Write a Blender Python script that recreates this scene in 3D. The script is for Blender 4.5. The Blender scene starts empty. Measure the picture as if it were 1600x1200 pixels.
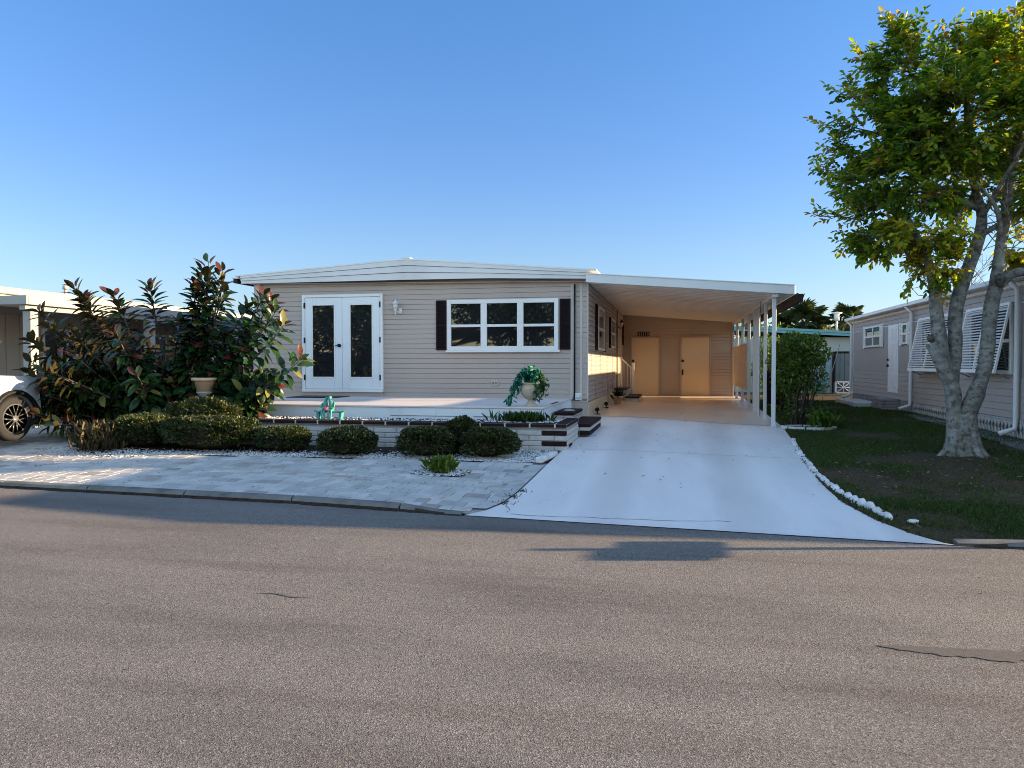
import bpy, math, random
import numpy as np
from mathutils import Vector, Matrix, noise
random.seed(7)
rng = np.random.default_rng(11)
C = bpy.context.scene.collection
PI = math.pi
SUN_EL = 12.8
SKY_FILL = (2.85, 2.38, 2.0)
SUN_DIR = Vector((0.9744, 0.2249, 0)).normalized()

# ------------------------------------------------------------------ materials
def mk(name):
    m = bpy.data.materials.new(name); m.use_nodes = True
    nt = m.node_tree; b = nt.nodes['Principled BSDF']
    return m, nt, b
def N(nt, t, **kw):
    n = nt.nodes.new(t)
    for k, v in kw.items():
        if k.startswith('i_'): n.inputs[k[2:].replace('_', ' ')].default_value = v
        else: setattr(n, k, v)
    return n
def c4(c): return (c[0], c[1], c[2], 1)
def ramp(nt, stops):
    r = nt.nodes.new('ShaderNodeValToRGB'); e = r.color_ramp.elements
    e[0].position, e[0].color = stops[0][0], c4(stops[0][1])
    e[1].position, e[1].color = stops[-1][0], c4(stops[-1][1])
    for p, c in stops[1:-1]:
        x = e.new(p); x.color = c4(c)
    return r
def coords(nt, scale=(1, 1, 1), loc=(0, 0, 0)):
    tc = nt.nodes.new('ShaderNodeTexCoord'); mp = nt.nodes.new('ShaderNodeMapping')
    mp.inputs['Scale'].default_value = scale; mp.inputs['Location'].default_value = loc
    nt.links.new(tc.outputs['Object'], mp.inputs['Vector']); return mp.outputs['Vector']
def noise_n(nt, vec, scale, detail=4, rough=.55):
    n = nt.nodes.new('ShaderNodeTexNoise'); n.inputs['Scale'].default_value = scale
    n.inputs['Detail'].default_value = detail; n.inputs['Roughness'].default_value = rough
    nt.links.new(vec, n.inputs['Vector']); return n.outputs['Fac']
def mixc(nt, f, a, b, mode='MIX'):
    m = nt.nodes.new('ShaderNodeMix'); m.data_type = 'RGBA'; m.blend_type = mode
    for s, v in (('Factor', f), ('A', a), ('B', b)):
        i = [x for x in m.inputs if x.name == s and (x.type == 'RGBA' or s == 'Factor')][0]
        if s == 'Factor': i = m.inputs[0]
        if hasattr(v, 'is_linked') or hasattr(v, 'links'): nt.links.new(v, i)
        else: i.default_value = v if s == 'Factor' else c4(v)
    return [o for o in m.outputs if o.type == 'RGBA'][0]
def bump(nt, b, h, strength=.3, dist=.01):
    n = nt.nodes.new('ShaderNodeBump'); n.inputs['Strength'].default_value = strength
    n.inputs['Distance'].default_value = dist; nt.links.new(h, n.inputs['Height']); nt.links.new(n.outputs['Normal'], b.inputs['Normal'])
def dirty(name, col, rough=.6, var=.12, scale=1.2, bmp=0, bscale=60, streak=False, metal=0, spec=.4):
    """paint or plastic with large faint blotches and fine grain"""
    m, nt, b = mk(name)
    v = coords(nt, (1, 1, .25) if streak else (1, 1, 1))
    f = noise_n(nt, v, scale, 6, .6)
    d = tuple(x * (1 - var * 2) for x in col); h = tuple(min(1, x * (1 + var)) for x in col)
    r = ramp(nt, [(.25, d), (.5, col), (.8, h)]); nt.links.new(f, r.inputs['Fac'])
    nt.links.new(r.outputs['Color'], b.inputs['Base Color'])
    b.inputs['Roughness'].default_value = rough; b.inputs['Metallic'].default_value = metal
    b.inputs['Specular IOR Level'].default_value = spec
    if bmp: bump(nt, b, noise_n(nt, coords(nt), bscale, 3), bmp, .004)
    return m
M = {}
M['siding'] = dirty('tan_vinyl_siding', (.42, .35, .31), .55, .05, .7, .15, 40, True)
M['siding_nb'] = dirty('greige_siding', (.36, .325, .305), .55, .06, .7, .15, 40, True)
M['trimbeige'] = dirty('beige_trim', (.50, .44, .40), .55, .05, 1)
M['smooth_nb'] = dirty('greige_panel', (.33, .30, .285), .6, .05, .6)
M['white'] = dirty('white_paint', (.74, .74, .73), .45, .05, .9)
M['whitem'] = dirty('white_aluminium', (.66, .67, .68), .4, .07, 1.1, streak=True)
M['ceil'] = dirty('carport_ceiling_pan', (.80, .75, .69), .35, .07, .8)
M['doorwhite'] = dirty('door_white', (.72, .75, .78), .4, .03, 1)
M['deck'] = dirty('deck_paint', (.62, .56, .54), .5, .08, 1.0, .1, 30)
M['deckface'] = dirty('deck_face_white_paint', (.66, .70, .75), .6, .10, 1.8, .3, 25)
M['cream'] = dirty('cream_door', (.62, .50, .36), .5, .04, 1)
M['brown'] = dirty('dark_brown_paint', (.022, .012, .010), .5, .2, 3, spec=.2)
M['shutter'] = dirty('dark_maroon_shutter', (.012, .006, .009), .6, .15, 6, spec=.12)
M['black'] = dirty('black_metal', (.008, .008, .009), .5, .2, 5, spec=.2)
M['rubber'] = dirty('tyre_rubber', (.014, .014, .015), .8, .2, 12)
M['terra'] = dirty('terracotta', (.62, .40, .26), .8, .12, 9, .2)
M['stoneurn'] = dirty('cast_stone_urn', (.50, .41, .31), .8, .12, 7, .4, 50)
M['teal'] = dirty('verdigris_paint', (.06, .27, .23), .5, .35, 14)
M['pink'] = dirty('pink_paint', (.75, .12, .16), .5, .2, 30)
M['concrete'] = dirty('weathered_concrete', (.36, .35, .33), .9, .22, 5, .6, 40)
M['kerbm'] = dirty('kerb_concrete', (.155, .15, .14), .9, .28, 4, .8, 35)
M['whitestone'] = dirty('painted_white_stone', (.62, .62, .63), .8, .2, 9, .5, 30)
M['brickdark'] = dirty('dark_glazed_brick', (.022, .010, .011), .7, .3, 12, .4, 60, spec=.12)
M['brickpale'] = dirty('pale_slump_brick', (.47, .45, .43), .85, .16, 5, .6, 40)
M['mortar'] = dirty('mortar', (.30, .29, .28), .95, .15, 8)
M['roofwhite'] = dirty('white_roof_panel', (.74, .74, .74), .45, .06, .7)
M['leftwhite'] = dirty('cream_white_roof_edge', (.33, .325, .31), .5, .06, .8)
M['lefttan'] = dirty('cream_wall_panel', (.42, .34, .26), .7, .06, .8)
M['tealroof'] = dirty('teal_painted_metal', (.12, .30, .33), .5, .1, 2)
M['greenwall'] = dirty('pale_green_wall', (.36, .40, .37), .7, .08, 1)
M['greydoor'] = dirty('grey_green_door', (.12, .15, .15), .6, .1, 2)
M['blockgrey'] = dirty('grey_block', (.22, .21, .21), .9, .25, 6, .5, 30)
M['dark'] = dirty('dark_opening', (.012, .012, .012), .9, .2, 2)
M['yellowwall'] = dirty('pale_yellow_wall', (.30, .24, .17), .7, .06, .8)
M['pinkroof'] = dirty('pinkish_shingle', (.52, .34, .28), .85, .2, 8)
M['chrome'] = dirty('silver_alloy', (.15, .155, .165), .35, .05, 3, metal=.25)
M['carpaint'] = dirty('white_car_paint', (.50, .52, .56), .25, .02, 2, spec=.6)
M['lamp_glass'] = dirty('frosted_lamp_glass', (.62, .62, .58), .2, .05, 3)
def glass():
    m, nt, b = mk('window_glass')
    v = coords(nt); f = noise_n(nt, v, .9, 3)
    r = ramp(nt, [(.3, (.006, .008, .009)), (.7, (.018, .020, .022))]); nt.links.new(f, r.inputs['Fac'])
    nt.links.new(r.outputs['Color'], b.inputs['Base Color'])
    b.inputs['Roughness'].default_value = .02; b.inputs['IOR'].default_value = 1.65
    bump(nt, b, noise_n(nt, v, 1.4, 1), .05, .02)
    return m
M['glass'] = glass()
def bark(name, a, bb, cc, sc=6):
    m, nt, b = mk(name)
    v = coords(nt, (1, 1, 1.9)); f = noise_n(nt, v, sc, 8, .65)
    r = ramp(nt, [(.3, a), (.5, bb), (.72, cc)]); nt.links.new(f, r.inputs['Fac'])
    f2 = noise_n(nt, coords(nt), sc * 2.6, 5, .6)
    r2 = ramp(nt, [(.53, (1, 1, 1)), (.62, (.35, .33, .30))]); nt.links.new(f2, r2.inputs['Fac'])
    o = mixc(nt, .8, r.outputs['Color'], r2.outputs['Color'], 'MULTIPLY')
    nt.links.new(o, b.inputs['Base Color']); b.inputs['Roughness'].default_value = .9
    bump(nt, b, noise_n(nt, coords(nt, (1, 1, 3.2)), sc * 4, 8, .7), .7, .03)
    return m
M['bark'] = bark('pale_grey_bark', (.08, .077, .068), (.20, .197, .18), (.34, .34, .31))
M['barkdark'] = bark('dark_bark', (.04, .033, .026), (.09, .075, .058), (.15, .13, .10), 9)
M['stem'] = bark('greenish_stem', (.06, .05, .03), (.12, .10, .06), (.2, .13, .09), 12)
def leafmat(name, stops, trans=.35, rough=.4, back=None, tmul=1.6):
    m, nt, b = mk(name)
    at = nt.nodes.new('ShaderNodeAttribute'); at.attribute_name = 'tint'
    r = ramp(nt, stops); nt.links.new(at.outputs['Fac'], r.inputs['Fac'])
    col = r.outputs['Color']
    if back:
        g = nt.nodes.new('ShaderNodeNewGeometry'); col = mixc(nt, g.outputs['Backfacing'], col, back)
    nt.links.new(col, b.inputs['Base Color']); b.inputs['Roughness'].default_value = rough
    b.inputs['Specular IOR Level'].default_value = .35
    t = nt.nodes.new('ShaderNodeBsdfTranslucent')
    tc = mixc(nt, 1.0, col, (tmul, tmul * .95, tmul * .35), 'MULTIPLY')
    nt.links.new(tc, t.inputs['Color'])
    mx = nt.nodes.new('ShaderNodeMixShader'); mx.inputs[0].default_value = trans
    nt.links.new(b.outputs[0], mx.inputs[1]); nt.links.new(t.outputs[0], mx.inputs[2])
    nt.links.new(mx.outputs[0], nt.nodes['Material Output'].inputs['Surface'])
    return m
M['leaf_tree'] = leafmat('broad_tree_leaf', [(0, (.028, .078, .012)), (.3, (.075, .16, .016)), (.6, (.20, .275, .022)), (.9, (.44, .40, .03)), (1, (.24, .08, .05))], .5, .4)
M['leaf_rubber'] = leafmat('rubber_plant_leaf', [(0, (.008, .022, .010)), (.6, (.018, .055, .014)), (.8, (.06, .095, .02)), (.9, (.18, .17, .05)), (.93, (.060, .020, .014)), (1, (.115, .038, .024))], .12, .27, back=(.050, .040, .018))
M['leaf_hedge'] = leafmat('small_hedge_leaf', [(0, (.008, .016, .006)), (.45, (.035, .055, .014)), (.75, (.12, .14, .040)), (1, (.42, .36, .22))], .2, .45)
M['leaf_shrub'] = leafmat('tall_shrub_leaf', [(0, (.025, .06, .012)), (.5, (.07, .14, .022)), (.85, (.20, .25, .04)), (1, (.32, .26, .06))], .4, .42)
M['leaf_palm'] = leafmat('fan_palm_leaf', [(0, (.03, .05, .022)), (.6, (.07, .095, .035)), (.9, (.17, .15, .05)), (1, (.3, .2, .06))], .2, .5)
M['leaf_dry'] = leafmat('dry_stalks', [(0, (.05, .05, .02)), (.5, (.14, .11, .06)), (1, (.28, .22, .14))], .2, .7)
M['leaf_teal'] = leafmat('teal_silk_leaf', [(0, (.004, .055, .040)), (.6, (.012, .15, .10)), (1, (.05, .30, .22))], .15, .35, tmul=1.0)
M['leaf_ivy'] = leafmat('dark_green_silk_leaf', [(0, (.005, .03, .010)), (.6, (.02, .09, .02)), (1, (.08, .20, .05))], .15, .35)
M['grassm'] = leafmat('lawn_grass_blade', [(0, (.022, .045, .010)), (.6, (.05, .095, .018)), (.85, (.10, .115, .035)), (1, (.22, .18, .09))], .25, .7)
def tinted(name, stops, rough=.8, bmp=.4, bscale=40, nv=.35, nscale=6):
    m, nt, b = mk(name)
    at = nt.nodes.new('ShaderNodeAttribute'); at.attribute_name = 'tint'
    r = ramp(nt, stops); nt.links.new(at.outputs['Fac'], r.inputs['Fac'])
    r2 = ramp(nt, [(.3, (.72, .72, .72)), (.7, (1.05, 1.05, 1.05))]); nt.links.new(noise_n(nt, coords(nt), nscale, 7, .65), r2.inputs['Fac'])
    o = mixc(nt, nv, r.outputs['Color'], mixc(nt, 1.0, r.outputs['Color'], r2.outputs['Color'], 'MULTIPLY'))
    nt.links.new(o, b.inputs['Base Color']); b.inputs['Roughness'].default_value = rough
    bump(nt, b, noise_n(nt, coords(nt), bscale, 4), bmp, .006)
    return m
M['paver'] = tinted('concrete_paver', [(0, (.44, .43, .41)), (.45, (.52, .50, .47)), (.75, (.60, .56, .52)), (.88, (.46, .40, .36)), (1, (.33, .30, .28))], .85, .4, 40, .9, 3)
M['pebble'] = tinted('bed_pebble', [(0, (.55, .54, .52)), (.6, (.75, .74, .72)), (.8, (.35, .31, .27)), (1, (.12, .10, .08))], .7, .2, 60, .4)
def asphalt():
    m, nt, b = mk('asphalt')
    v = coords(nt)
    vo = nt.nodes.new('ShaderNodeTexVoronoi'); vo.inputs['Scale'].default_value = 165; nt.links.new(v, vo.inputs['Vector'])
    sp = nt.nodes.new('ShaderNodeSeparateColor'); nt.links.new(vo.outputs['Color'], sp.inputs['Color'])
    r1 = ramp(nt, [(0, (.038, .034, .031)), (.10, (.105, .092, .083)), (.5, (.162, .144, .131)), (.85, (.204, .184, .167)), (1, (.34, .31, .285))]); nt.links.new(sp.outputs[0], r1.inputs['Fac'])
    f2 = noise_n(nt, coords(nt, (.35, 1.2, 1)), .9, 6, .6)
    r2 = ramp(nt, [(.3, (.74, .73, .73)), (.5, (1, 1, 1)), (.72, (1.16, 1.14, 1.12))]); nt.links.new(f2, r2.inputs['Fac'])
    o = mixc(nt, 1, r1.outputs['Color'], r2.outputs['Color'], 'MULTIPLY')
    # paving seam streaks and damp stains running along the road
    f3 = noise_n(nt, coords(nt, (.16, 1.5, 1), (2.3, .4, 0)), 1.0, 5, .55)
    r3 = ramp(nt, [(.54, (1, 1, 1)), (.62, (.82, .79, .77)), (.80, (.64, .60, .58))]); nt.links.new(f3, r3.inputs['Fac'])
    o = mixc(nt, .8, o, mixc(nt, 1, o, r3.outputs['Color'], 'MULTIPLY'))
    f5 = noise_n(nt, coords(nt), 7, 8, .75); r5 = ramp(nt, [(.60, (1, 1, 1)), (.70, (.70, .67, .65))]); nt.links.new(f5, r5.inputs['Fac']); o = mixc(nt, .45, o, r5.outputs['Color'], 'MULTIPLY')
    nt.links.new(o, b.inputs['Base Color']); b.inputs['Roughness'].default_value = .93; b.inputs['Specular IOR Level'].default_value = .25
    bump(nt, b, vo.outputs['Distance'], .4, .004)
    return m
M['asphalt'] = asphalt()
M['stain'] = dirty('damp_asphalt', (.105, .092, .082), .9, .2, 30, .5, 150)
def painted_concrete():
    m, nt, b = mk('painted_driveway')
    f = noise_n(nt, coords(nt, (1.5, .32, 1)), 1.0, 7, .62)
    r = ramp(nt, [(.25, (.64, .60, .575)), (.5, (.76, .71, .685)), (.75, (.82, .78, .76))]); nt.links.new(f, r.inputs['Fac'])
    # worn tyre tracks, along the drive
    tc = nt.nodes.new('ShaderNodeTexCoord'); sx = nt.nodes.new('ShaderNodeSeparateXYZ'); nt.links.new(tc.outputs['Object'], sx.inputs[0])
    w = nt.nodes.new('ShaderNodeTexWave'); w.wave_type = 'BANDS'; w.bands_direction = 'X'
    w.inputs['Scale'].default_value = .21; w.inputs['Distortion'].default_value = .6; w.inputs['Detail'].default_value = 2; w.inputs['Detail Scale'].default_value = .6
    nt.links.new(tc.outputs['Object'], w.inputs['Vector'])
    rw = ramp(nt, [(.5, (1, 1, 1)), (1, (.82, .81, .80))]); nt.links.new(w.outputs['Fac'], rw.inputs['Fac'])
    o = mixc(nt, .8, r.outputs['Color'], rw.outputs['Color'], 'MULTIPLY')
    f4 = noise_n(nt, coords(nt), 14, 8, .7)
    r4 = ramp(nt, [(.60, (1, 1, 1)), (.70, (.74, .72, .70))]); nt.links.new(f4, r4.inputs['Fac'])
    o = mixc(nt, .55, o, r4.outputs['Color'], 'MULTIPLY')
    nt.links.new(o, b.inputs['Base Color'])
    rr = nt.nodes.new('ShaderNodeMapRange'); rr.inputs['To Min'].default_value = .34; rr.inputs['To Max'].default_value = .62
    nt.links.new(noise_n(nt, coords(nt), 1.5, 5), rr.inputs['Value']); nt.links.new(rr.outputs[0], b.inputs['Roughness'])
    bump(nt, b, noise_n(nt, coords(nt), 22, 6), .18, .004)
    return m
M['drive'] = painted_concrete()
M['slab'] = dirty('beige_slab_paint', (.76, .61, .49), .30, .07, .9, .08, 14)
def soil():
    m, nt, b = mk('lawn_soil')
    f = noise_n(nt, coords(nt), .55, 6, .6)
    r = ramp(nt, [(.30, (.038, .027, .018)), (.46, (.070, .052, .034)), (.58, (.060, .052, .028)), (.75, (.110, .088, .056))]); nt.links.new(f, r.inputs['Fac'])
    f2 = noise_n(nt, coords(nt), 26, 6, .7)
    r2 = ramp(nt, [(.35, (.45, .42, .40)), (.55, (1.15, 1.1, 1.05)), (.68, (2.3, 2.1, 1.8))]); nt.links.new(f2, r2.inputs['Fac'])
    nt.links.new(mixc(nt, .8, r.outputs['Color'], r2.outputs['Color'], 'MULTIPLY'), b.inputs['Base Color'])
    b.inputs['Roughness'].default_value = 1; b.inputs['Specular IOR Level'].default_value = .1
    bump(nt, b, noise_n(nt, coords(nt), 30, 8, .7), .9, .02)
    return m
M['soil'] = soil()
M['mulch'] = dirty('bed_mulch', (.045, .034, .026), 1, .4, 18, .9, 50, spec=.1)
M['sand'] = dirty('bare_sand', (.085, .075, .062), 1, .3, 9, .6, 40, spec=.1)

# ------------------------------------------------------------------ helpers
def root_loc(p):
    v = Vector((0, 0, 0))
    while p is not None: v = v + p.location; p = p.parent
    return v
def tag(o, label=None, cat=None, group=None, kind=None):
    if label: o['label'] = label
    if cat: o['category'] = cat
    if group: o['group'] = group
    if kind: o['kind'] = kind
    return o
def thing(name, loc, label, cat, group=None, rz=0):
    o = bpy.data.objects.new(name, None); C.objects.link(o); o.location = loc; o.rotation_euler.z = rz
    o.empty_display_size = .2
    return tag(o, label, cat, group)
class MB:
    """collects shapes in world space; build() links them as ONE mesh"""
    def __init__(s): s.v = []; s.f = []; s.sm = []
    def add(s, vs, fs, smooth=False):
        n = len(s.v); s.v += [tuple(v) for v in vs]; s.f += [tuple(n + i for i in f) for f in fs]; s.sm += [smooth] * len(fs); return s
    def box(s, a, b, M4=None):
        x0, y0, z0 = a; x1, y1, z1 = b
        vs = [(x, y, z) for z in (z0, z1) for y in (y0, y1) for x in (x0, x1)]
        if M4: vs = [M4 @ Vector(v) for v in vs]
        return s.add(vs, [(0, 2, 3, 1), (4, 5, 7, 6), (0, 1, 5, 4), (2, 6, 7, 3), (0, 4, 6, 2), (1, 3, 7, 5)])
    def bbox(s, a, b, bev=.006, M4=None):
        """box with chamfered edges"""
        x0, y0, z0 = a; x1, y1, z1 = b; e = min(bev, (x1 - x0) * .45, (y1 - y0) * .45, (z1 - z0) * .45)
        bm_v = []; idx = {}
        X = (x0, x1); Y = (y0, y1); Z = (z0, z1)
        for i in (0, 1):
            for j in (0, 1):
                for k in (0, 1):
                    sx, sy, sz = 1 - 2 * i, 1 - 2 * j, 1 - 2 * k
                    for ax, p in enumerate(((X[i], Y[j] + sy * e, Z[k] + sz * e), (X[i] + sx * e, Y[j], Z[k] + sz * e), (X[i] + sx * e, Y[j] + sy * e, Z[k]))):
                        idx[(i, j, k, ax)] = len(bm_v); bm_v.append(Vector(p))
        if M4: bm_v = [M4 @ v for v in bm_v]
        F = []
        for i in (0, 1):
            f = [idx[(i, 0, 0, 0)], idx[(i, 1, 0, 0)], idx[(i, 1, 1, 0)], idx[(i, 0, 1, 0)]]; F.append(f if i else f[::-1])
            f = [idx[(0, i, 0, 1)], idx[(1, i, 0, 1)], idx[(1, i, 1, 1)], idx[(0, i, 1, 1)]]; F.append(f[::-1] if i else f)
            f = [idx[(0, 0, i, 2)], idx[(1, 0, i, 2)], idx[(1, 1, i, 2)], idx[(0, 1, i, 2)]]; F.append(f if i else f[::-1])
        for i in (0, 1):
            for j in (0, 1):
                F.append([idx[(i, j, 0, 0)], idx[(i, j, 1, 0)], idx[(i, j, 1, 1)], idx[(i, j, 0, 1)]])
                F.append([idx[(i, 0, j, 0)], idx[(i, 1, j, 0)], idx[(i, 1, j, 2)], idx[(i, 0, j, 2)]])
                F.append([idx[(0, i, j, 1)], idx[(1, i, j, 1)], idx[(1, i, j, 2)], idx[(0, i, j, 2)]])
                for k in (0, 1):
                    F.append([idx[(i, j, k, 0)], idx[(i, j, k, 1)], idx[(i, j, k, 2)]])
        return s.add(bm_v, F)
    def tube(s, pts, rad, n=8, caps=True):
        pts = [Vector(p) for p in pts]
        if not hasattr(rad, '__len__'): rad = [rad] * len(pts)
        vs = []; ref = None
        for i, p in enumerate(pts):
            t = (pts[min(i + 1, len(pts) - 1)] - pts[max(i - 1, 0)])
            t = t.normalized() if t.length > 1e-9 else Vector((0, 0, 1))
            if ref is None: ref = Vector((1, 0, 0)) if abs(t.x) < .8 else Vector((0, 1, 0))
            a = t.cross(ref).normalized(); b = t.cross(a).normalized(); ref = -b if False else b.cross(t).cross(t) * 0 + ref
            for k in range(n):
                an = 2 * PI * k / n; vs.append(p + (a * math.cos(an) + b * math.sin(an)) * rad[i])
        fs = [(i * n + k, i * n + (k + 1) % n, (i + 1) * n + (k + 1) % n, (i + 1) * n + k) for i in range(len(pts) - 1) for k in range(n)]
        if caps: fs += [tuple(range(n))[::-1], tuple(range((len(pts) - 1) * n, len(pts) * n))]
        return s.add(vs, fs, True)
    def lathe(s, c, prof, n=20, axis='Z'):
        vs = []
        for r, h in prof:
            for k in range(n):
                a = 2 * PI * k / n; q = (r * math.cos(a), r * math.sin(a), h)
                if axis == 'X': q = (h, q[0], q[1])
                if axis == 'Y': q = (q[0], h, q[1])
                vs.append((c[0] + q[0], c[1] + q[1], c[2] + q[2]))
        fs = [(i * n + k, i * n + (k + 1) % n, (i + 1) * n + (k + 1) % n, (i + 1) * n + k) for i in range(len(prof) - 1) for k in range(n)]
        fs += [tuple(range(n))[::-1], tuple(range((len(prof) - 1) * n, len(prof) * n))]
        return s.add(vs, fs, True)
    def ball(s, c, r, n=10, m=7, jit=0):
        r = r if hasattr(r, '__len__') else (r, r, r)
        vs = []
        for i in range(m + 1):
            th = PI * i / m
            for k in range(n):
                ph = 2 * PI * k / n; q = 1 + jit * random.uniform(-1, 1)
                vs.append((c[0] + r[0] * q * math.sin(th) * math.cos(ph), c[1] + r[1] * q * math.sin(th) * math.sin(ph), c[2] + r[2] * q * math.cos(th)))
        return s.add(vs, [(i * n + k, (i + 1) * n + k, (i + 1) * n + (k + 1) % n, i * n + (k + 1) % n) for i in range(m) for k in range(n)], True)
    def prism(s, poly, y0, y1, axis='Y'):
        """poly: list of (a, z); extruded along axis"""
        n = len(poly)
        def P(a, z, t): return (a, t, z) if axis == 'Y' else ((t, a, z) if axis == 'X' else (a, z, t))
        vs = [P(a, z, y0) for a, z in poly] + [P(a, z, y1) for a, z in poly]
        fs = [tuple(range(n)), tuple(range(2 * n - 1, n - 1, -1))] + [(i, i + n, (i + 1) % n + n, (i + 1) % n) for i in range(n)]
        return s.add(vs, fs)
    def build(s, name, mat, parent=None, label=None, smooth=None):
        me = bpy.data.meshes.new(name); L = root_loc(parent)
        me.from_pydata([(v[0] - L.x, v[1] - L.y, v[2] - L.z) for v in s.v], [], s.f)
        me.polygons.foreach_set('use_smooth', s.sm if smooth is None else [smooth] * len(s.f))
        me.validate(); me.update()
        o = bpy.data.objects.new(name, me); C.objects.link(o); me.materials.append(M[mat] if isinstance(mat, str) else mat)
        if parent is not None: o.parent = parent
        if label: o['label'] = label
        return o
def fixn(o):
    import bmesh
    bm = bmesh.new(); bm.from_mesh(o.data); bmesh.ops.recalc_face_normals(bm, faces=bm.faces); bm.to_mesh(o.data); bm.free(); return o
def sm01(x): x = max(0., min(1., x)); return x * x * (3 - 2 * x)
def lerp_t(x, T):
    if x <= T[0][0]: return T[0][1]
    for (a, va), (b, vb) in zip(T, T[1:]):
        if x <= b: return va + (vb - va) * (x - a) / (b - a)
    return T[-1][1]
EDGE = [(-60, 10.5), (-14, 8.62), (-8.56, 8.31), (-4.27, 8.06), (-2.37, 7.80), (2.35, 7.40), (6, 7.28), (60, 6.9)]
GT = [(0, 0), (.6, .035), (2.2, .115), (4.2, .23), (6.2, .305), (9.7, .375), (12, .405), (22, .42)]
def edge(x): return lerp_t(x, EDGE)
def g(x, y):
    t = y - edge(x)
    if t <= 0: return 0.0
    z = lerp_t(t, GT)
    z += .045 * sm01((-2.0 - x) / 1.5) * math.exp(-t / 1.6)
    z -= .14 * sm01((x + 1.5) / 3.6) * (1 - sm01((x - 2.8) / 2.4)) * math.exp(-((y - 16.5) / 5.5) ** 2)
    return z
def box_obj(name, a, b, mat, parent=None, label=None, bev=.004): return MB().bbox(a, b, bev).build(name, mat, parent, label)

def leaf_mesh(name, P, D, Nn, L, W, mat, parent, tint, big=False, droop=.15, fold=.12):
    """n leaves as one mesh: P base points, D directions, Nn up-normals (n,3), L, W lengths (n,)"""
    n = len(P); D = D / np.linalg.norm(D, axis=1, keepdims=True)
    S = np.cross(D, Nn); S /= np.maximum(np.linalg.norm(S, axis=1, keepdims=True), 1e-6); U = np.cross(S, D)
    L = np.broadcast_to(L, (n,))[:, None]; W = np.broadcast_to(W, (n,))[:, None]
    def pt(a, s, u): return P + D * L * a + S * W * s + U * L * u
    if big:
        prof = [pt(0, 0, 0), pt(.22, .34, fold * .6), pt(.50, .50, fold * .7 - droop * .2), pt(.80, .34, fold * .4 - droop * .6), pt(1, 0, -droop),
                pt(.80, -.34, fold * .4 - droop * .6), pt(.50, -.50, fold * .7 - droop * .2), pt(.22, -.34, fold * .6), pt(.25, 0, 0), pt(.5, 0, -droop * .2), pt(.8, 0, -droop * .6)]
        fc = [(0, 8, 1), (0, 7, 8), (1, 8, 9, 2), (8, 7, 6, 9), (2, 9, 10, 3), (9, 6, 5, 10), (3, 10, 4), (10, 5, 4)]
    else:
        prof = [pt(0, 0, 0), pt(.42, .48, fold), pt(.82, .34, fold * .3 - droop * .5), pt(1, 0, -droop), pt(.82, -.34, fold * .3 - droop * .5), pt(.42, -.48, fold)]
        fc = [(0, 3, 2, 1), (0, 5, 4, 3)]
    fc = [f[::-1] for f in fc]
    k = len(prof); V = np.stack(prof, 1).reshape(-1, 3); V = V - np.array(root_loc(parent))[None, :]
    me = bpy.data.meshes.new(name); me.vertices.add(n * k); me.vertices.foreach_set('co', V.astype(np.float32).ravel())
    loops = np.concatenate([np.array(f) for f in fc]); cnt = np.array([len(f) for f in fc])
    allL = (np.arange(n)[:, None] * k + loops[None, :]).ravel(); tot = np.tile(cnt, n); st = np.concatenate([[0], np.cumsum(tot)[:-1]])
    me.loops.add(len(allL)); me.loops.foreach_set('vertex_index', allL.astype(np.int32))
    me.polygons.add(len(tot)); me.polygons.foreach_set('loop_start', st.astype(np.int32)); me.polygons.foreach_set('loop_total', tot.astype(np.int32))
    me.update(calc_edges=True); me.validate()
    a = me.attributes.new('tint', 'FLOAT', 'FACE'); a.data.foreach_set('value', np.repeat(np.clip(tint, 0, 1), len(fc)).astype(np.float32))
    o = bpy.data.objects.new(name, me); C.objects.link(o); me.materials.append(M[mat])
    if parent is not None: o.parent = parent
    return o
def unit(n):
    v = rng.normal(size=(n, 3)); return v / np.linalg.norm(v, axis=1, keepdims=True)

# ------------------------------------------------------------------ siding
def siding(name, p0, p1, z0, z1, mat, parent, lap=.116, off=.017, z1b=None, out=None, gp=.008):
    """lap siding between plan points p0 -> p1; outward normal is to the right of p0->p1 unless OUT given"""
    p0 = Vector(p0); p1 = Vector(p1); d = (p1 - p0).normalized(); n = Vector(out) if out else Vector((d.y, -d.x))
    z1b = z1 if z1b is None else z1b
    mb = MB(); z = z0
    while z < max(z1, z1b) - .004:
        t0 = min(z + lap, z1); t1 = min(z + lap, z1b); a0 = min(z, z1); a1 = min(z, z1b)
        ga, gb_ = min(a0 + gp, t0), min(a1 + gp, t1); k = .006
        q = [(p0.x + n.x * off, p0.y + n.y * off, ga), (p1.x + n.x * off, p1.y + n.y * off, gb_), (p1.x + n.x * (off - k), p1.y + n.y * (off - k), t1), (p0.x + n.x * (off - k), p0.y + n.y * (off - k), t0),
             (p0.x - n.x * .006, p0.y - n.y * .006, ga), (p1.x - n.x * .006, p1.y - n.y * .006, gb_), (p0.x - n.x * .006, p0.y - n.y * .006, a0), (p1.x - n.x * .006, p1.y - n.y * .006, a1),
             (p0.x + n.x * (off - k), p0.y + n.y * (off - k), a0), (p1.x + n.x * (off - k), p1.y + n.y * (off - k), a1)]
        mb.add(q, [(0, 1, 2, 3), (4, 5, 1, 0), (6, 7, 5, 4), (8, 9, 7, 6)])
        z += lap
    return mb.build(name, mat, parent)
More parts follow.
